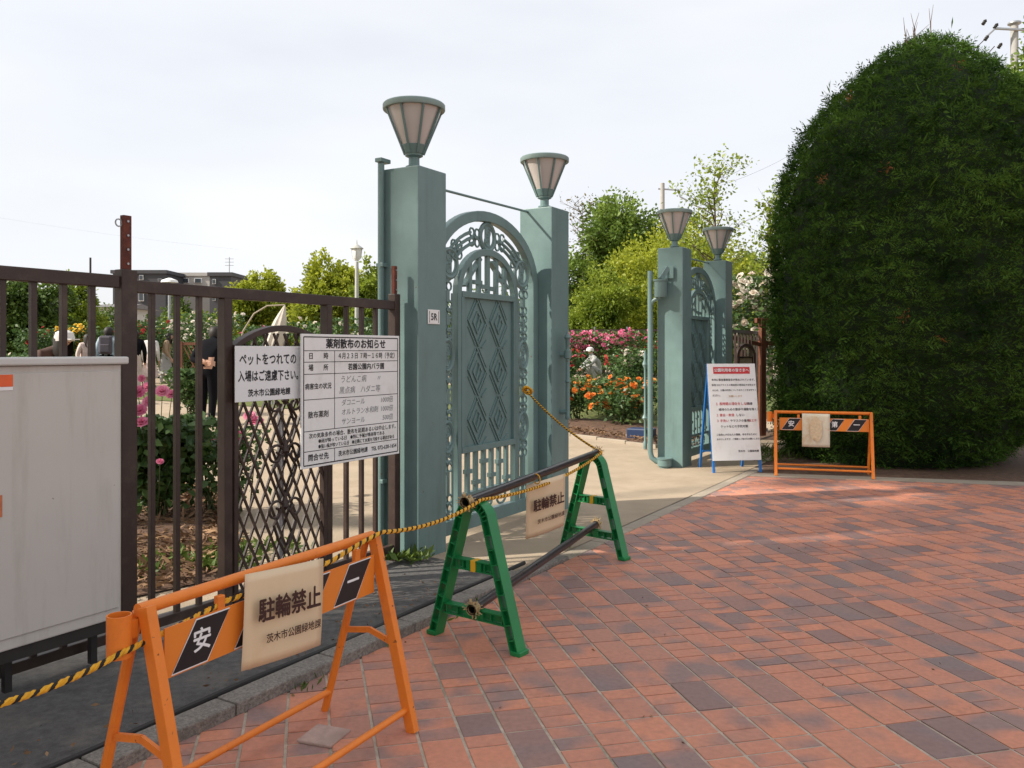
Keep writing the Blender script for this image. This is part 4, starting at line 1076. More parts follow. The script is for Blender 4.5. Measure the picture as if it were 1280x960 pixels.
def rose_bush(loc, h, r, label, petal, nleaf=900, nbloom=16, leafsize=.075, bsize=.05, seed=1, group=None, name='rose_bush', nstem=9, top_bias=.5, leaf_m=None):
    rng = np.random.default_rng(seed); rj = random.Random(seed)
    t = empty(name, loc, 0, label, 'rose bush', group); b = MB(); tips = []; pts = []
    for i in range(nstem):
        a = rj.random() * 2 * PI; rr_ = r * rj.uniform(.25, .95); hh = h * rj.uniform(.6, 1)
        p0 = Vector((rj.gauss(0, .05), rj.gauss(0, .05), 0)); p2 = Vector((math.cos(a) * rr_, math.sin(a) * rr_, hh)); p1_ = p0.lerp(p2, .5) + Vector((0, 0, hh * .12))
        b.tube([p0, p1_, p2], [.009, .006, .003], 5); tips.append(p2)
        for k in range(3):
            q = p1_.lerp(p2, rj.random()); f = q + Vector((rj.gauss(0, r * .3), rj.gauss(0, r * .3), rj.uniform(.05, .3) * h)); f.z = min(f.z, h); b.tube([q, f], [.005, .002], 4); tips.append(f)
        pts += [p0.lerp(p1_, .6), p1_, p1_.lerp(p2, .5), p2]
    b.build('stems', stem_g, t)
    tp = np.array([list(q) for q in tips + pts]); idx = rng.integers(0, len(tp), nleaf)
    P = tp[idx] + rng.normal(0, 1, (nleaf, 3)) * np.array([r * .22, r * .22, h * .1]); P[:, 2] = np.clip(P[:, 2], .04, h * 1.02)
    vs, fs, tt = leaves(P, rng.normal(0, 1, (nleaf, 3)) * np.array([1, 1, .6]) + np.array([0, 0, .1]), rng.uniform(leafsize * .6, leafsize * 1.2, nleaf), .62, None, .2, rng)
    o = link('leaves', np_mesh('leaves', vs, fs, tt), t, leaf_m or leaf_rose); o['kind'] = 'stuff'
    if nbloom:
        tt_ = np.array([list(q) for q in tips]); wts = np.clip(tt_[:, 2] / h, .05, 1) ** (3 * top_bias + .5); idx = rng.choice(len(tt_), nbloom, p=wts / wts.sum())
        C = tt_[idx] + rng.normal(0, 1, (nbloom, 3)) * np.array([r * .12, r * .12, h * .04]); N = unit(rng.normal(0, .5, (nbloom, 3)) + np.array([0, -.45, .8]))
        vs, fs, tt = bloom_geo(nbloom, C, N, rng.uniform(bsize * .7, bsize * 1.25, nbloom), rng)
        o = link('blooms', np_mesh('blooms', vs, fs, tt), t, petal); o['kind'] = 'stuff'
    return t

# ---- beds
def bed(name, poly, m, rise=0.0, dome=.06):
    """low mounded bed from a polygon"""
    c = sum((Vector(p) for p in poly), Vector((0, 0))) / len(poly)
    vs = []; fs = []; rings = 6; n = len(poly) * 6
    outl = []
    for i in range(len(poly)):
        a, b_ = Vector(poly[i]), Vector(poly[(i + 1) % len(poly)])
        for k in range(6): outl.append(a.lerp(b_, k / 6))
    for j in range(rings):
        q = 1 - j / rings
        for p in outl:
            x = c + (p - c) * q; hgt = dome * (1 - q ** 3) + rise * (1 - q) + mnoise.noise(Vector((x.x * 2, x.y * 2, 0))) * .03
            vs.append((x.x, x.y, gz(x.x, x.y) + (.012 if j == 0 else .012 + max(hgt, 0))))
    vs.append((c.x, c.y, gz(c.x, c.y) + dome + rise + .012)); n = len(outl)
    for j in range(rings - 1):
        for i in range(n): fs.append((j * n + i, j * n + (i + 1) % n, (j + 1) * n + (i + 1) % n, (j + 1) * n + i))
    for i in range(n): fs.append(((rings - 1) * n + i, (rings - 1) * n + (i + 1) % n, len(vs) - 1))
    me = bpy.data.meshes.new(name); me.from_pydata(vs, [], fs); me.polygons.foreach_set('use_smooth', [True] * len(fs))
    o = link(name, me, None, m); o['kind'] = 'structure'; return o
bedR = [(-1.5, 17.2), (1.0, 14.2), (2.2, 12.8), (3.6, 12.6), (4.2, 16), (9, 24), (12, 38), (0, 38), (-3, 26)]
bed('garden_bed', bedR, lawn, .35, .1)
bedF = [(-.3, 15.75), (1.02, 14.25), (2.22, 12.9), (3.3, 12.75), (3.4, 15.0), (2.4, 16.8), (.5, 17.6)]
bed('mulch_bed', bedF, soil, .05, .10)
# pale edging stones along the bed
eg = empty('bed_edging', (0, 0, 0)); tag(eg, kind='structure')
ep = [Vector((-1.5, 17.15)), Vector((1.0, 14.13)), Vector((2.2, 12.72)), Vector((3.6, 12.5))]
for a, b_ in zip(ep, ep[1:]):
    L = (b_ - a).length; n = max(1, int(L / .6)); ang = math.atan2((b_ - a).y, (b_ - a).x)
    for i in range(n):
        p = a.lerp(b_, (i + .5) / n); MB().box((0, 0, -.01), (L / n - .01, .07, .12)).build('edging_stone', conc, eg, (p.x, p.y, gz(p.x, p.y)), (0, 0, ang), bevel=.008)
# bed right behind the fence, and beds farther left
nbp = [G(-4.2, -.82), ground(150, 752), ground(288, 722), ground(302, 690), ground(288, 640), ground(272, 612), ground(150, 606), ground(20, 620)]
bed('fence_bed', [(p.x, p.y) for p in nbp], soil, .0, .04)
la = ground(60, 540); 
bed('left_bed', [(-9.5, 20.5), (-4.9, 18.4), (-3.6, 19.5), (-3.8, 26), (-10.5, 26)], lawn, .05, .12)
bed('far_left_bed', [(-21, 22), (-12.5, 19), (-11.8, 20), (-16, 30), (-30, 32)], lawn, .05, .15)
bed('left_near_bed', [(-9.5, 10.5), (-5.2, 9.2), (-5.6, 11.6), (-10, 13.6)], lawn, .02, .1)

# leaf litter, weeds and grass
def scatter_stuff(name, P, size, m, up=0.0, aspect=.5, label=None, seed=3):
    rng = np.random.default_rng(seed); n = len(P)
    D = rng.normal(0, 1, (n, 3)) * np.array([1, 1, .25 if not up else .45]) + np.array([0, 0, up])
    vs, fs, tt = leaves(P, D, rng.uniform(size * .5, size * 1.3, n), aspect, None, 0, rng)
    o = link(name, np_mesh(name, vs, fs, tt), None, m); o['kind'] = 'stuff'
    return o
def in_poly(n, poly, seed, dz=.02, hf=None):
    rng = np.random.default_rng(seed); q = np.array([(p[0], p[1]) for p in poly]); lo, hi = q.min(0), q.max(0); out_ = []
    while len(out_) < n:
        p = rng.uniform(lo, hi); ins = False; j = len(q) - 1
        for i in range(len(q)):
            if (q[i][1] > p[1]) != (q[j][1] > p[1]) and p[0] < (q[j][0] - q[i][0]) * (p[1] - q[i][1]) / (q[j][1] - q[i][1]) + q[i][0]: ins = not ins
            j = i
        if ins: out_.append((p[0], p[1], gz(p[0], p[1]) + dz + rng.random() * .015))
    return np.array(out_)
scatter_stuff('leaf_litter', in_poly(9000, [(p.x, p.y) for p in nbp], 5, .045), .1, litter_m, aspect=.22)
scatter_stuff('bark_mulch_chips', in_poly(5000, bedF, 6, .09), .07, litter_m, aspect=.35)
rng = np.random.default_rng(8)
gp = []
for c, s_, n in [(ground(255, 700), .3, 260), (ground(270, 710), .16, 200), (ground(182, 720), .2, 150), (ground(330, 690), .3, 120), (G(-.02, .05), .07, 30), (G(-.12, -.1), .1, 70), (G(-3.2, .12), .08, 20)]:
    gp.append(np.stack([rng.normal(c.x, s_ * .5, n), rng.normal(c.y, s_ * .5, n), np.full(n, .04)], 1))
o = scatter_stuff('weeds', np.concatenate(gp), .09, grass_m, up=.6, aspect=.35)
gp = []
for s_, n in ((-2.05, 18), (-1.95, 12), (-.95, 14), (-.7, 26), (-.55, 16), (-1.5, 8)):
    c = G(s_, KW + .012); gp.append(np.stack([rng.normal(c.x, .04, n), rng.normal(c.y, .03, n), np.full(n, .0)], 1))
scatter_stuff('kerb_weeds', np.concatenate(gp), .05, grass_m, up=.8, aspect=.25, seed=9)
scatter_stuff('lawn_grass', np.concatenate([in_poly(3000, [(.4, 15.6), (3.6, 14.6), (4.6, 20), (3.2, 26), (0, 26)], 12, .28), in_poly(500, [(3.2, 11.2), (4.0, 11.4), (3.8, 13.5), (3.0, 13)], 13, .0)]), .16, grass_m, up=.9, aspect=.12)
# fallen bits on the paving
q = np.stack([rng.uniform(-.9, 2.6, 46), rng.uniform(2.6, 7.5, 46), np.full(46, .004)], 1); q = q[[sw(*p[:2])[1] > .95 for p in q]]
q3 = np.array([list(G(a, b_, .04)) for a, b_ in zip(rng.uniform(-4.2, .0, 150), .70 - rng.gamma(1.2, .14, 150))]); scatter_stuff('strip_debris', q3, .03, litter_m, aspect=.4, seed=19)
scatter_stuff('fallen_bits', q, .022, litter_m, aspect=.5, seed=17)

# near pink rose behind the fence: every large bloom its own part
nb_ = ground(196, 652); nb_.z = 0; rb = rose_bush((nb_.x, nb_.y, .1), .78, .36, 'leafy rose bush with large pink blooms right behind the fence bars', pink_m, 3600, 0, .1, .06, 3, nstem=22)
for i, (px, py, d, sz) in enumerate(((172, 490, 6.9, .07), (186, 502, 6.85, .058), (175, 513, 6.8, .066), (203, 489, 7.0, .066), (215, 493, 7.05, .058), (184, 484, 7.1, .05), (177, 528, 6.7, .068), (200, 577, 6.6, .035), (177, 473, 6.9, .035), (320, 527, 8.2, .09), (312, 520, 8.2, .07))):
    p = at(px, py, d) - nb_ - Vector((0, 0, .1)); rg = np.random.default_rng(50 + i)
    vs, fs, tt = bloom_geo(1, np.array([list(p)]), unit(np.array([[.25, -.7, .5]]) + rg.normal(0, .2, (1, 3))), np.array([sz]), rg)
    link('bloom', np_mesh('bloom', vs, fs, tt), rb, pink_m)
    MB().tube([(p.x, p.y, p.z), (p.x * .7, p.y * .7, p.z - .3), (0, 0, .05)], [.003, .004, .006], 4).build('flower_stem', stem_g, rb)
p = ground(262, 645); rose_bush((p.x, p.y, .06), .68, .36, 'small leafy rose bush beside the lattice wicket, without blooms', pink_m, 700, 0, .07, .05, 5, nstem=8)
p = ground(300, 640); rose_bush((p.x, p.y, .05), .7, .35, 'low rose bush seen through the lattice wicket', pink_m, 500, 4, .07, .06, 6, nstem=8)

# orange roses in the bed beyond the opening
for i, (px, py, d, h, r, m, lb) in enumerate(((722, 520, 15.6, .74, .5, orange_m, 'rose bush with orange blooms closest to the second gate pillar'), (752, 516, 16.4, .78, .6, orange_m, 'rose bush with many orange blooms in the middle of the bed'),
        (778, 530, 14.9, .62, .5, orange_m, 'low rose bush with orange blooms nearest the bed edging'), (797, 512, 15.8, .74, .5, orange_m, 'rose bush with orange blooms beside the bent pipe'), (735, 500, 18.0, .62, .6, yellow_m, 'rose bush with yellow blooms in front of the squatting person'),
        (770, 497, 18.6, .62, .6, orange_m, 'rose bush with apricot blooms at the back of the bed'))):
    x = (px - HX) / F * d; rose_bush((x, d, gz(x, d) + .12), h, r, lb, m, 1000, 26, .09, .075, 60 + i, 'orange and yellow roses in the bed', top_bias=.3)
for i, (px, d, h, r, m, lb) in enumerate(((712, 27, 1.55, .9, rose_pink_m, 'tall bush of pink roses at the second pillar edge'), (738, 27.6, 1.6, 1.0, rose_pink_m, 'tall bush of pink roses behind the squatting person'), (768, 27, 1.6, 1.0, rose_pink_m, 'tall bush of pink roses right of the squatting person'), (800, 28, 1.6, 1.0, red_m, 'tall bush of red roses left of the bent pipe'),
        (700, 23, 1.0, .7, red_m, 'low bush of red roses below the tall pink roses'), (788, 24, .9, .7, red_m, 'low bush of red roses left of the turned gate edge'), (790, 21.5, 1.1, .6, white_m, 'low bush with two white blooms on the mossy bed'))):
    x = (px - HX) / F * d; rose_bush((x, d, gz(x, d) + (.3 if d > 20 else .2)), h, r, lb, m, 1500, 110 if m is rose_pink_m else 28 if m is red_m else 10, .1, .085 if m is not white_m else .12, 70 + i, 'roses along the trellis', nstem=14, top_bias=.1)
# trellis rail above them
t = empty('rose_trellis', (1.6, 28.6, .9), R(-4), 'long thin rail of the rose trellis above the pink roses', 'trellis')
MB().box((1.2, 0, 1.28), (4.8, .05, .07)).build('rail', fence_brown, t)
for i in range(5): MB().box((-1.0 + i * 1.1, 0, .7), (.05, .05, 1.4)).build('post', galv, t)

# cream climbing roses with timber arbour right of the farthest pillar
x, d = (942 - HX) / F * 15.5, 15.5
rose_bush((x, d, gz(x, d)), 2.75, .85, 'tall climbing rose with cream blooms behind the farthest pillar', white_m, 3000, 120, .1, .085, 91, nstem=20, top_bias=.25, name='climbing_rose')
rose_bush((x + .75, d - 1.5, gz(x, d)), 1.9, .6, 'lower climbing rose foliage beside the hedge', white_m, 1900, 8, .1, .07, 92, nstem=14, name='climbing_rose')
t = empty('timber_arbour', (4.2, 14.1, .07), R(20), 'reddish brown timber arbour post with cross beam beside the farthest pillar', 'arbour')
MB().box((0, 0, .98), (.09, .09, 1.96)).build('post', wood_br, t, bevel=.004); MB().box((.18, 0, 1.93), (.62, .07, .08)).build('beam', wood_br, t, bevel=.004); MB().box((.25, .02, 1.55), (.6, .06, .07)).build('beam', wood_br, t, bevel=.004)
MB().box((-.42, 0, .72), (.07, .07, 1.44)).build('post', wood_br, t, bevel=.004)
MB().bar((-1.0, 0, 1.72), (.1, 0, 1.5), .05, .06).build('brace', wood_br, t)
# small arched notice hutch by it
t = empty('notice_hutch', (3.72, 13.4, .05), R(10), 'small dark arched notice hutch behind the standing notice', 'hutch')
b = MB(); pts = arch_pts(0, .16, 1.35, 1.56, .2, 12); b.ribbon(pts, arch_pts(0, .12, 1.35, 1.51, .2, 12), -.05, .05); b.build('frame', fence_brown, t)
MB().box((0, .02, .78), (.25, .02, 1.16)).build('panel', mat('hutch_paper', (.33, .26, .16), .7, .25, 14), t)
for z in (.5, .72, .94, 1.16, 1.34): MB().box((0, 0, z), (.25, .03, .02)).build('slat', fence_brown, t)

# bar fence between farthest pillar and hedge
t = empty('steel_fence', G(7.7, FW), TH, 'brown steel bar fence between the farthest pillar and the hedge', 'fence')
for z in (.1, 1.8): MB().box((1.3, 0, z), (2.6, .04, .05)).build('rail', fence_brown, t)
for i in range(14): MB().box((.1 + i * .185, 0, .95), (.03, .03, 1.7)).build('bar', fence_brown, t)
o = MB().box((.7, -.1, .62), (1.4, .1, .12)).build('blue_rail', navy, t); o['label'] = 'dark blue rail across the fence'
# open main gate leaf seen edge on behind the third pillar
t = empty('open_gate_leaf', (1.99, 12.55, .03), R(81), 'slim turned green edge of the opened gate leaf by the bent pipe', 'gate')
MB().lathe([(.0, .0), (.03, .0), (.03, .1), (.018, .12), (.018, .42), (.05, .46), (.02, .52), (.018, .9), (.035, .94), (.018, .98), (.018, 1.2), (.045, 1.26), (.018, 1.34), (.03, 1.4), (.0, 1.48)], 12).build('edge_post', gate_green, t, smooth=True)
for i in range(5): MB().box((.2 + i * .2, 0, .65), (.03, .02, 1.0)).build('bar', gate_green, t)
for z in (.2, 1.1): MB().box((.55, 0, z), (1.1, .03, .05)).build('rail', gate_green, t)

# left garden planting
LB = [(215, 30, 1.9, 1.3, white_m, 120, 'wide white flowering rose hedge below the apartment building'), (262, 28, 2.2, 1.0, white_m, 90, 'white flowering rose bush right behind the man in black'), (182, 27, 1.9, .8, red_m, 30, 'rose bush with red and orange blooms beside the fence post'),
      (90, 24, 1.7, .55, yellow_m, 90, 'upright rose bush covered in small yellow blooms'), (80, 19, .9, .9, yellow_m, 90, 'low bush of yellow flowers behind the cabinet'), (20, 20, 1.0, .9, white_m, 40, 'low pale flowering bush at the far left above the cabinet'),
      (125, 25, 1.6, .8, red_m, 26, 'rose bush with scattered red blooms behind the backpack wearer'), (55, 27, 1.6, .8, red_m, 20, 'rose bush with a few red blooms far left'), (305, 22, 1.5, .6, white_m, 30, 'rose bush with cream blooms above the arched wicket'),
      (395, 23, 1.9, .7, white_m, 26, 'tall rose bush with cream blooms behind the ruled notice'), (440, 20, 2.0, .6, white_m, 22, 'tall rose bush with pale pink blooms left of the gate pillar'), (470, 22, 1.9, .6, white_m, 14, 'rose bush behind the conduit pipe'),
      (240, 16.8, .85, .45, white_m, 4, 'low dark leafed rose bush beside the man in black'), (330, 24, 1.8, .6, rose_pink_m, 12, 'rose bush with a few pink blooms behind the wicket arch'), (600, 26, 1.7, 1.0, white_m, 10, 'rose bush seen through the nearer ornamental gate')]
for i, (px, d, h, r, m, nb2, lb) in enumerate(LB):
    x = (px - HX) / F * d; rose_bush((x, d, gz(x, d)), h, r, lb, m, 2200 if r > .7 else 1400, nb2, .12, .075, 100 + i, 'roses on the left side of the garden', nstem=14, top_bias=.15)

# long clipped shrub row far behind, each shrub its own thing
for i in range(15):
    px = -30 + i * 42; d = 44 + (i % 3) * 2; x = (px - HX) / F * d; h = 3.0 + .5 * math.sin(i * 2.3)
    rj = ['leftmost', 'second', 'third', 'fourth', 'fifth', 'sixth', 'seventh', 'eighth', 'ninth', 'tenth', 'eleventh', 'twelfth', 'thirteenth', 'fourteenth', 'last'][i]
    tree('boundary_shrub', (x, d, gz(x, d)), 'dark boundary shrub behind the garden, %s from the left' % rj, [(0, 0, h * .5, 1.3, 1.1, h * .5), (.7, 0, h * .4, .9, .9, h * .38), (-.7, 0, h * .42, .9, .9, h * .4)], leaf_dark, 3500, .2, h * .5, .08, 'shrub', 'boundary shrubs', 200 + i, 3)
for i in range(7):
    px = 600 + i * 55; d = 42 + (i % 2) * 2; x = (px - HX) / F * d; h = 4.2
    rj = ['first', 'second', 'third', 'fourth', 'fifth', 'sixth', 'seventh'][i]
    tree('boundary_tree', (x, d, gz(x, d)), 'dark tree of the boundary belt behind the gate, %s from the left' % rj, [(0, 0, h * .5, 1.6, 1.3, h * .5), (.9, 0, h * .4, 1.1, 1, h * .38), (-.9, 0, h * .42, 1.1, 1, h * .4)], leaf_dark, 4000, .22, h * .5, .1, 'tree', 'boundary belt trees', 230 + i, 3)

# ---- trees outside the frame to the left whose shade falls on the plaza
for i, (x, y, h, r) in enumerate(((-9.3, -.7, 13.5, 3.0), (-9.4, -4.6, 13.5, 3.4), (-13.4, -2.4, 17, 3.5), (-13.4, -7, 16, 3.4), (-9.2, 5.1, 15.0, 2.5))):
    if i > 3: tree('added_shade_tree', (x, y, .1), ['tall unseen tree added to shade the plaza and hedge', 'tallest unseen tree added to shade the plaza and hedge'][i - 4], [(0, -1.6, 11.75, .9, 1.7, 1.9), (-.3, -3.2, 12.2, 1.1, 1.4, 2.0), (.2, -2.8, 9.0, .8, .98, 2.2), (.2, -.62, 8.9, .6, .36, 1.6), (.2, -1.86, 8.7, .5, .3, 1.6), (.2, 1.5, 10.9, .6, .95, 1.7), (-.2, 3.2, 14.4, 1.2, 2.0, 2.4), (-.2, 1.6, 14.8, 1.2, 1.8, 2.2), (0, .2, 12.6, .9, 1.3, 1.7), (.2, 1.3, 13.0, .9, 1.2, 1.6), (0, -.6, 13.6, 1.2, 2.0, 1.4)], leaf_dark, 52000, .2, h * .6, .2, group='shade trees outside the view', seed=300 + i)  # added unseen tree, crown lobes placed to keep sun off plaza and hedge
    else: tree('shade_tree', (x, y, 0 if i else .1), ['broad shade tree left of the plaza, nearest the fence', 'broad shade tree left of the camera', 'taller shade tree behind the first', 'taller shade tree farthest left'][i],
         lobes(9, r, h * .78, h * .2, 300 + i), leaf_dark, 26000, .24, h * .5, .2, group='shade trees outside the view', seed=300 + i)

# ================================================================== STREET FURNITURE AND BUILDINGS BEHIND
def park_lamp(px, d, top, label, white=False):
    x = (px - HX) / F * d; g = gz(x, d); H = EYE + (HY - top) / F * d - g; k = d / F
    t = empty('park_lamp', (x, d, g), 0, label, 'lamp post')
    pm = mat('lamp_post_paint', (.42, .42, .38), .5, .1, 6)
    MB().tube([(0, 0, 0), (0, 0, H - 28 * k)], [3.2 * k, 2.2 * k], 10).build('post', pm, t, smooth=True)
    MB().lathe([(2.5 * k, 0), (5 * k, 3 * k), (6 * k, 14 * k), (6.2 * k, 15 * k)], 8, (0, 0, H - 27 * k)).build('lantern', ink_white, t, smooth=True)
    MB().lathe([(8.5 * k, 0), (8 * k, 1 * k), (2 * k, 5 * k), (.7 * k, 6 * k), (.5 * k, 10 * k), (0, 12 * k)], 12, (0, 0, H - 12 * k)).build('roof', pm, t, smooth=True)
    for a in range(4): MB().tube([(math.cos(a * PI / 2) * 5 * k, math.sin(a * PI / 2) * 5 * k, H - 24 * k), (math.cos(a * PI / 2) * 6.4 * k, math.sin(a * PI / 2) * 6.4 * k, H - 12 * k)], .5 * k, 5).build('lantern_bar', pm, t)
park_lamp(446, 24, 299, 'park lamp with a glass lantern between the yellow trees')
park_lamp(98, 34, 372, 'small white park lamp above the cabinet')
x = (212 - HX) / F * 30; t = empty('slim_lamp_post', (x, 30, gz(x, 30)), 0, 'slim pale lamp post with a flat hood behind the fence bars', 'lamp post')
zt = EYE + (HY - 352) / F * 30 - gz(x, 30)
MB().tube([(0, 0, 0), (0, 0, zt)], .06, 8).build('post', galv, t, smooth=True); MB().lathe([(.3, 0), (.26, .08), (.05, .16)], 12, (0, 0, zt - .03)).build('hood', paper_w, t, smooth=True)

# closed white parasol with bent arm
x = (345 - HX) / F * 19; g = gz(x, 19); t = empty('closed_parasol', (x, 19, g), 0, 'folded white parasol leaning behind the arched wicket', 'parasol')
MB().tube([(-.1, 0, 0), (-.02, 0, 1.7)], .025, 8).build('pole', galv, t)
cl = mat('parasol_cloth', (.52, .47, .40), .85, .1, 6, .2, 30)
b = MB(); n = 16; vs = []
for j in range(7):
    q = j / 6; zc = 1.25 + q * 1.05; xo = -.1 + q * .3; rr_ = [.17, .19, .18, .15, .12, .07, .01][j]
    for i in range(n): a = 2 * PI * i / n; r2 = rr_ * (1 + .18 * (i % 2)); vs.append((xo + r2 * math.cos(a), r2 * math.sin(a), zc))
b.add(vs, [(j * n + i, j * n + (i + 1) % n, (j + 1) * n + (i + 1) % n, (j + 1) * n + i) for j in range(6) for i in range(n)]); b.build('folded_cloth', cl, t)
MB().tube([(-.9, 0, .9), (-.75, 0, 1.7), (-.5, 0, 2.1), (-.2, 0, 2.28), (.2, 0, 2.3)], .018, 6).build('bent_arm', conc, t, smooth=True)

# brown lattice screen behind the man
g = ground(262, 470); t = empty('lattice_screen', (-9.1, 25, gz(-9.1, 25)), R(0), 'low brown timber lattice screen behind the man in black', 'screen')
for x in (-.75, 0, .75): MB().box((x, 0, .7), (.08, .08, 1.4)).build('post', wood_br, t)
for z in (.15, 1.33): MB().box((0, 0, z), (1.6, .05, .08)).build('rail', wood_br, t)
for sgn in (-1, 1):
    for i in range(-6, 7):
        x0 = i * .13; x1 = x0 + sgn * .55
        a = Vector((x0, .012 * sgn, .2)); b_ = Vector((x1, .012 * sgn, 1.28))
        if abs(x0) < .78 and abs(x1) < .78: MB().bar(a, b_, .03, .02, (0, 1, 0)).build('slat', wood_br, t)

def building(px0, px1, top, d, label, wall, roof=None, wins=(), name='apartment_building', base=441):
    x0, x1 = (px0 - HX) / F * d, (px1 - HX) / F * d; g = gz((x0 + x1) / 2, d); H = EYE + (HY - top) / F * d - g; k = d / F
    t = empty(name, ((x0 + x1) / 2, d, g), 0, label, 'building'); Wd = x1 - x0; dep = max(5, Wd * .5)
    MB().box((0, dep / 2, H / 2), (Wd, dep, H)).build('wall', wall, t)
    if roof == 'gable':
        b = MB(); e = .5; b.add([(-Wd / 2 - e, -e, H), (Wd / 2 + e, -e, H), (Wd / 2 + e, dep + e, H), (-Wd / 2 - e, dep + e, H), (-Wd / 2 - e, dep / 2, H + Wd * .22), (Wd / 2 + e, dep / 2, H + Wd * .22)], [(0, 1, 5, 4), (2, 3, 4, 5), (0, 4, 3), (1, 2, 5), (0, 3, 2, 1)]); b.build('roof', mat('roof_tile', (.16, .15, .15), .7, .2, 4), t)
    else:
        MB().box((0, dep / 2, H + .15), (Wd + .3, dep + .3, .3)).build('parapet', wall, t)
    for (wx, wz, ww, wh) in wins:
        f = MB().box(((wx - (px0 + px1) / 2) * k, -.04, EYE + (HY - wz) * k - g), (ww * k, .12, wh * k)).build('window', ink_white, t)
        MB().box(((wx - (px0 + px1) / 2) * k, -.12, EYE + (HY - wz) * k - g), (ww * k * .8, .06, wh * k * .85)).build('pane', mat('window_glass', (.05, .06, .07), .1, .1, 3), f)
    return t
dk = mat('dark_cladding', (.045, .045, .052), .7, .12, 1); cr = mat('cream_render', (.42, .40, .37), .8, .08, 1); wh = mat('white_render', (.55, .53, .5), .8, .06, 1)
building(141, 207, 342, 72, 'dark grey apartment block with small white windows behind the fence post', dk, None, [(177, 347, 5, 6), (177, 371, 6, 11), (200, 350, 4, 3), (160, 350, 4, 4)])
building(207, 262, 345, 76, 'cream apartment block with dark windows joined between two dark blocks', cr, None, [(218, 351, 9, 6), (232, 351, 9, 6), (248, 351, 9, 6), (225, 366, 9, 6), (246, 366, 9, 6)])
building(262, 289, 345, 70, 'narrow dark grey apartment block with one white window', dk, None, [(268, 352, 4, 6), (268, 374, 3, 4)])
building(118, 147, 384, 55, 'small white house with a grey gabled roof beside the fence post', wh, 'gable', [(128, 396, 6, 6), (140, 396, 5, 6)], name='house')

def utility_pole(px, d, top, label, r=.16, arms=(), trans=False):
    x = (px - HX) / F * d; H = EYE + (HY - top) / F * d; t = empty('utility_pole', (x, d, 0), 0, label, 'utility pole')
    MB().tube([(0, 0, 0), (0, 0, H)], [r, r * .8], 12).build('pole', mat('pole_concrete', (.36, .35, .33), .85, .1, 5), t, smooth=True)
    for pts, rr_ in arms: MB().tube([Vector(p) + Vector((0, 0, H)) for p in pts], rr_, 6).build('crossarm', galv, t)
    return t, H
t, H = utility_pole(828, 60, 229, 'utility pole with one bent crossarm above the farther lamps', .2, [([(-.3, 0, -.4), (1.2, 0, -.5), (1.25, 0, -.95), (1.8, 0, -1.25)], .06)])
t, H = utility_pole(1268, 27, 30, 'utility pole top with insulators showing behind the hedge', .14, [([(-.7, -.15, -.2), (1.2, -.15, -.3)], .045), ([(-.7, -.15, -.2), (-1.0, -.15, -.48)], .03)])
for p in ((-.68, -.15, -.12), (-.98, -.15, -.5), (-1.05, -.15, .0), (-.55, -.15, -.75)):
    MB().lathe([(.03, -.1), (.06, -.08), (.035, -.05), (.06, -.02), (.035, .01), (.06, .04), (.02, .1)], 10).build('insulator', dark_metal, t, (p[0], p[1], H + p[2]), (0, R(35), 0), smooth=True)
MB().lathe([(.17, 0), (.2, .02), (.2, .06), (.17, .08)], 14, (0, 0, H - .02)).build('cap', galv, t, smooth=True)
def wire(a, b_, sag, label, r=.012):
    pts = []
    for i in range(25):
        k = i / 24; p = a.lerp(b_, k); p.z -= sag * 4 * k * (1 - k); pts.append(p)
    o = MB().tube(pts, r, 5).build('overhead_wire', dark_metal); tag(o, label, 'wire', 'overhead wires')
wire(at(1233, 47, 27), at(1160, 100, 40), .2, 'overhead wire running from the pole down behind the hedge, upper one', .015)
wire(at(1243, 58, 27), at(1180, 110, 40), .2, 'overhead wire running from the pole down behind the hedge, lower one', .015)
wire(at(-60, 262, 110), at(300, 312, 130), .4, 'faint overhead wire crossing the sky above the fence', .005)
wire(at(846, 245, 60), at(1010, 180, 70), .6, 'faint overhead wire rising from the bent crossarm to the hedge', .008)
x, d = at(113, 400, 60).x, 60; MB_ = MB().tube([(0, 0, 0), (0, 0, EYE + (HY - 322) / F * d)], .07, 6).build('thin_mast', dark_metal, None, (x, d, 0)); tag(MB_, 'thin dark mast rising above the left trees', 'mast')
d = 76; x = at(282, 400, d).x; t = empty('roof_antenna', (x, d + 1, 0), 0, 'thin roof antenna above the narrow dark block', 'antenna')
zt = EYE + (HY - 320) / F * d; MB().tube([(0, 0, 5), (0, 0, zt)], .04, 5).build('mast', galv, t)
for k in range(3): MB().tube([(-.4, 0, zt - .15 - k * .3), (.4, 0, zt - .15 - k * .3)], .02, 4).build('element', galv, t)

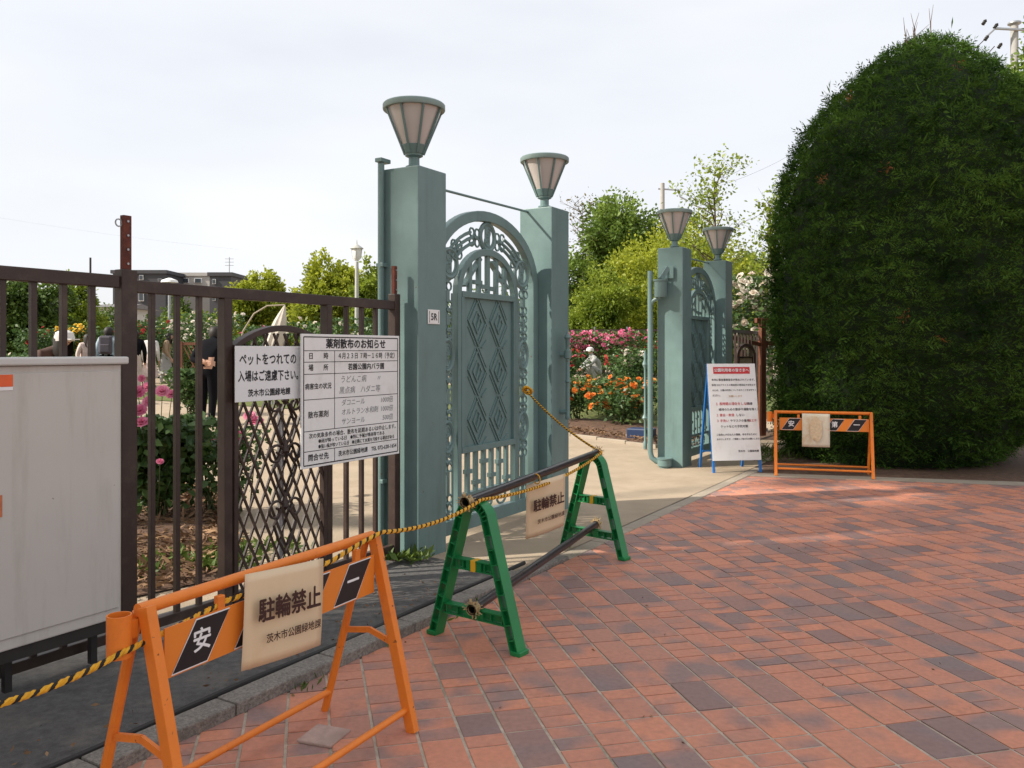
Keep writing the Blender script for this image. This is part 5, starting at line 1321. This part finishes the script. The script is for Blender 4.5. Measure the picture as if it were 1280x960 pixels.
# ================================================================== PEOPLE
skin_m = mat('skin', (.50, .28, .19), .55, .06, 10); hair_m = mat('dark_hair', (.018, .013, .011), .6, .2, 40); shoe_m = mat('dark_shoe', (.03, .025, .022), .6, .1, 10)
def cloth(name, c): return mat(name, c, .85, .12, 12, .25, 50)
def person(loc, rz, h, label, top_c, bot_c, pose='stand', skirt=None, hair=1, cap=None, name='person'):
    k = h / 1.7; t = empty(name, loc, rz, label, 'person')
    lean = .06; V_ = {}
    if pose == 'squat':
        J = dict(pel=(0, .12, .30), waist=(0, .08, .46), chest=(0, -.06, .66), neck=(0, -.16, .80), head=(0, -.20, .93), crown=(0, -.2, 1.0), nose=(0, -.315, .92))
        for s_, n in ((1, 'r'), (-1, 'l')):
            J.update({n + 'hip': (.09 * s_, .10, .28), n + 'knee': (.15 * s_, -.26, .46), n + 'ank': (.13 * s_, -.06, .08), n + 'toe': (.15 * s_, -.24, .03), n + 'sho': (.18 * s_, -.10, .70), n + 'elb': (.22 * s_, -.30, .52), n + 'wri': (.10 * s_, -.48, .42), n + 'hand': (.08 * s_, -.55, .38)})
    else:
        fw = {'stand': 0, 'walk': .12, 'bend': .05}[pose]; bz = .16 if pose == 'bend' else .03
        J = dict(pel=(0, 0, .93), waist=(0, -.02 - bz * .3, 1.08), chest=(0, -.04 - bz, 1.30), neck=(0, -.05 - bz * 1.4, 1.47), head=(0, -.08 - bz * 1.9, 1.585), crown=(0, -.08 - bz * 1.9, 1.655), nose=(0, -.2 - bz * 1.9, 1.57))
        for s_, n in ((1, 'r'), (-1, 'l')):
            f = fw * s_
            J.update({n + 'hip': (.09 * s_, 0, .90), n + 'knee': (.10 * s_, -.04 - f * .6, .49), n + 'ank': (.10 * s_, .02 - f * .9, .08), n + 'toe': (.12 * s_, -.15 - f * .9, .03), n + 'sho': (.185 * s_, -.04 - bz, 1.39), n + 'elb': (.25 * s_, .02 - bz + f * .5, 1.11), n + 'wri': (.24 * s_, -.08 - bz + f * .8, .88), n + 'hand': (.24 * s_, -.11 - bz + f * .9, .80)})
        if pose == 'bend':
            J['relb'] = (.24, .06, 1.12); J['rwri'] = (.04, .14, 1.10); J['rhand'] = (-.03, .16, 1.08)
    RAD = dict(pel=.165, waist=.15, chest=.17, neck=.058, head=.098, crown=.075, nose=.014, hip=.115, knee=.08, ank=.058, toe=.038, sho=.082, elb=.06, wri=.042, hand=.036)
    E = [('pel', 'waist'), ('waist', 'chest'), ('chest', 'neck'), ('neck', 'head'), ('head', 'crown'), ('head', 'nose')]
    for n in 'rl': E += [('pel', n + 'hip'), (n + 'hip', n + 'knee'), (n + 'knee', n + 'ank'), (n + 'ank', n + 'toe'), ('chest', n + 'sho'), (n + 'sho', n + 'elb'), (n + 'elb', n + 'wri'), (n + 'wri', n + 'hand')]
    for n, s_ in (('r', 1), ('l', -1)):
        hd = Vector(J[n + 'hand']); wr = Vector(J[n + 'wri']); dr = (hd - wr).normalized(); sd = dr.cross(Vector((s_, 0, .2))).normalized()
        for fi, (o_, L) in enumerate(((-.03, .075), (-.01, .085), (.01, .08), (.03, .065))):
            J[n + 'fa%d' % fi] = tuple(hd + sd * o_ + dr * .035); J[n + 'fb%d' % fi] = tuple(hd + sd * o_ * 1.1 + dr * (.035 + L) + Vector((-s_ * .012, 0, 0)))
            RAD['fa%d' % fi] = .010; RAD['fb%d' % fi] = .008; E += [(n + 'hand', n + 'fa%d' % fi), (n + 'fa%d' % fi, n + 'fb%d' % fi)]
        J[n + 'th'] = tuple(wr.lerp(hd, .5) - sd * .055 + dr * .03); RAD['th'] = .010; E.append((n + 'hand', n + 'th'))
    keys = list(J); ix = {q: i for i, q in enumerate(keys)}
    me = bpy.data.meshes.new('body'); me.from_pydata([tuple(c * k for c in J[q]) for q in keys], [(ix[a], ix[b_]) for a, b_ in E], [])
    tmp = bpy.data.objects.new('tmp_body', me); COL.objects.link(tmp)
    sk = tmp.modifiers.new('skin', 'SKIN'); lay = me.skin_vertices[0].data if me.skin_vertices else None
    if lay is None:
        bm = bmesh.new(); bm.from_mesh(me); bm.verts.layers.skin.verify(); bm.to_mesh(me); bm.free(); lay = me.skin_vertices[0].data
    for q in keys:
        r = RAD.get(q, RAD.get(q[1:], .04)) * k; sx = r; lay[ix[q]].radius = (r, r); lay[ix[q]].use_root = (q == 'pel')
    tmp.modifiers.new('sub', 'SUBSURF').levels = 2; tmp.modifiers['sub'].render_levels = 2
    bpy.context.view_layer.update()
    m2 = bpy.data.meshes.new_from_object(tmp.evaluated_get(bpy.context.evaluated_depsgraph_get())); bpy.data.objects.remove(tmp)
    m2.name = 'body'; m2.materials.clear()
    reg = {}
    for a in keys:
        n = a if a in RAD else a[1:]
        reg[a] = 0 if n in ('head', 'crown', 'nose', 'hand', 'th') or n[:2] in ('fa', 'fb') else 1 if n in ('neck', 'waist', 'chest', 'sho', 'elb', 'wri') else 3 if n in ('toe',) else 2
    KP = np.array([J[q] for q in keys]) * k; RG = np.array([reg[q] for q in keys])
    segs = [(ix[a], ix[b_]) for a, b_ in E]
    cen = np.empty(len(m2.polygons) * 3); m2.polygons.foreach_get('center', cen); cen = cen.reshape(-1, 3)
    best = np.full(len(cen), 9.0); mi = np.zeros(len(cen), int)
    for a, b_ in segs:
        A, B = KP[a], KP[b_]; tt = np.clip((cen - A) @ (B - A) / max(np.dot(B - A, B - A), 1e-9), 0, 1); dd = np.linalg.norm(cen - A - tt[:, None] * (B - A), axis=1)
        r_ = np.where(tt < .5, RG[a], RG[b_]); q_ = dd < best; mi[q_] = r_[q_]; best[q_] = dd[q_]
    mi = mi.tolist()
    m2.polygons.foreach_set('material_index', mi); m2.polygons.foreach_set('use_smooth', [True] * len(mi))
    link('body', m2, t, [skin_m, top_c, bot_c, shoe_m])
    hc = Vector(J['head']) * k
    for s_ in (-1, 1):
        MB().lathe([(0, -.02), (.014, -.008), (.014, .008), (0, .02)], 8, hc + Vector((.096 * s_, .005, 0)) * k).build('ear', skin_m, t, smooth=True)
        MB().lathe([(0, -.008), (.009, 0), (0, .008)], 8, hc + Vector((.035 * s_, -.092, .012)) * k).build('eye', hair_m, t)
    MB().box(hc + Vector((0, -.094, -.045)) * k, (.04 * k, .006, .008)).build('mouth', ink_brown, t)
    if cap:
        MB().lathe([(.115, -.02), (.118, .03), (.1, .085), (.05, .115), (0, .12)], 16, hc).build('cap', cap, t, smooth=True)
        MB().box(hc + Vector((0, -.14, .0)), (.13, .1, .012)).build('cap_brim', cap, t, bevel=.004)
    if hair:
        prof = [(.0, .128), (.06, .118), (.1, .075), (.114, .02), (.112, -.04), (.09, -.095)] if hair == 1 else [(.0, .13), (.06, .12), (.105, .075), (.12, .01), (.118, -.08), (.125, -.18), (.1, -.24), (.05, -.25)]
        b = MB(); b.lathe([(r * k, z * k) for r, z in prof], 18, (hc.x, hc.y + .022 * k, hc.z), cap=False)
        # keep the face open
        keepf = []
        for f in b.f:
            c = sum((Vector(b.v[i]) for i in f), Vector()) / len(f)
            if not (c.y < hc.y - .045 * k and c.z < hc.z + .05 * k): keepf.append(f)
        b.f = keepf; b.m = [0] * len(keepf); b.build('hair', hair_m, t, smooth=True)
    if skirt:
        n = 24; b = MB(); vs = []
        for j, (r, z) in enumerate(((.125, 1.06), (.165, .92), (.22, .62), (.27, .34))):
            for i in range(n): a = 2 * PI * i / n; r2 = r * (1 + (.07 * math.cos(a * 6) if j > 1 else 0)); vs.append((r2 * math.cos(a) * k, r2 * .85 * math.sin(a) * k, z * k))
        b.add(vs, [(j * n + i, j * n + (i + 1) % n, (j + 1) * n + (i + 1) % n, (j + 1) * n + i) for j in range(3) for i in range(n)]); b.build('skirt', skirt, t, smooth=True)
    return t
def place(px, d): x = (px - HX) / F * d; return Vector((x, d, gz(x, d)))
blk = mat('black_cloth', (.006, .006, .008), .95, .1, 12, .1, 50, spec=.1); tan = cloth('tan_cloth', (.33, .23, .15)); whc = cloth('white_cloth', (.62, .58, .55)); gry = cloth('pale_grey_cloth', (.34, .335, .32)); blu = cloth('pale_blue_cloth', (.30, .42, .60)); brn = cloth('brown_cloth', (.07, .035, .025)); pnk = cloth('pale_pink_cloth', (.60, .47, .42)); gbl = cloth('blue_grey_cloth', (.32, .40, .46))
person(place(259, 14.9), R(178), 1.74, 'person in black standing behind the fence with one hand behind the back', blk, blk, 'bend')
person(place(207, 27), R(100), 1.62, 'woman in tan jacket and pale skirt behind the fence', tan, gry, 'walk', skirt=gry, hair=2)
person(place(187, 25), R(180), 1.62, 'person in white with pale long skirt behind the fence', whc, pnk, 'stand', skirt=pnk, hair=2)
person(place(168, 22), R(200), 1.68, 'person in dark clothes half hidden by the thick fence post', blk, pnk, 'walk', hair=1)
bp = person(place(134, 21), R(190), 1.74, 'person in pale blue jacket wearing a backpack', gbl, blk, 'stand')
person(place(107, 21.5), R(60), 1.55, 'person in pale clothes standing left of the backpack wearer', pnk, tan, 'stand', hair=2)
person(place(53, 10.5), R(70), 1.6, 'person in brown with a pale cap just above the cabinet', brn, brn, 'bend', cap=whc, hair=2)
person(place(22, 46), R(170), 1.72, 'far person in a pale blue shirt at the left edge', blu, blk, 'stand')
x, d = (743 - HX) / F * 25.5, 25.5
pp = person((x + .05, d, gz(x, d) + .40), R(-70), 1.7, 'person in grey with a white cap squatting among the roses', gry, gry, 'squat', cap=whc, hair=0)
# backpack carried by its wearer
q = place(134, 21); t = empty('backpack', q + Vector((.03, -.14, 1.12)), R(10), 'grey backpack on the back of the person in pale blue', 'backpack')
bm_ = cloth('backpack_cloth', (.085, .075, .09))
MB().box((0, 0, .17), (.30, .17, .46)).build('bag', bm_, t, bevel=.05); MB().box((0, -.1, .09), (.22, .06, .2)).build('pocket', bm_, t, bevel=.02)
for s_ in (-1, 1): MB().tube([(s_ * .1, .08, .38), (s_ * .11, .2, .4), (s_ * .13, .26, .2)], .02, 6).build('strap', bm_, t, smooth=True)
# flat stone block beside the squatting person
x = (727 - HX) / F * 24.5; o = MB().box((0, 0, .05), (1.1, .5, .16)).build('stone_block', soil, None, (x, 24.5, gz(x, 24.5) + .40), (0, 0, .1), bevel=.03); tag(o, 'flat brown block on the bed beside the squatting person', 'block')
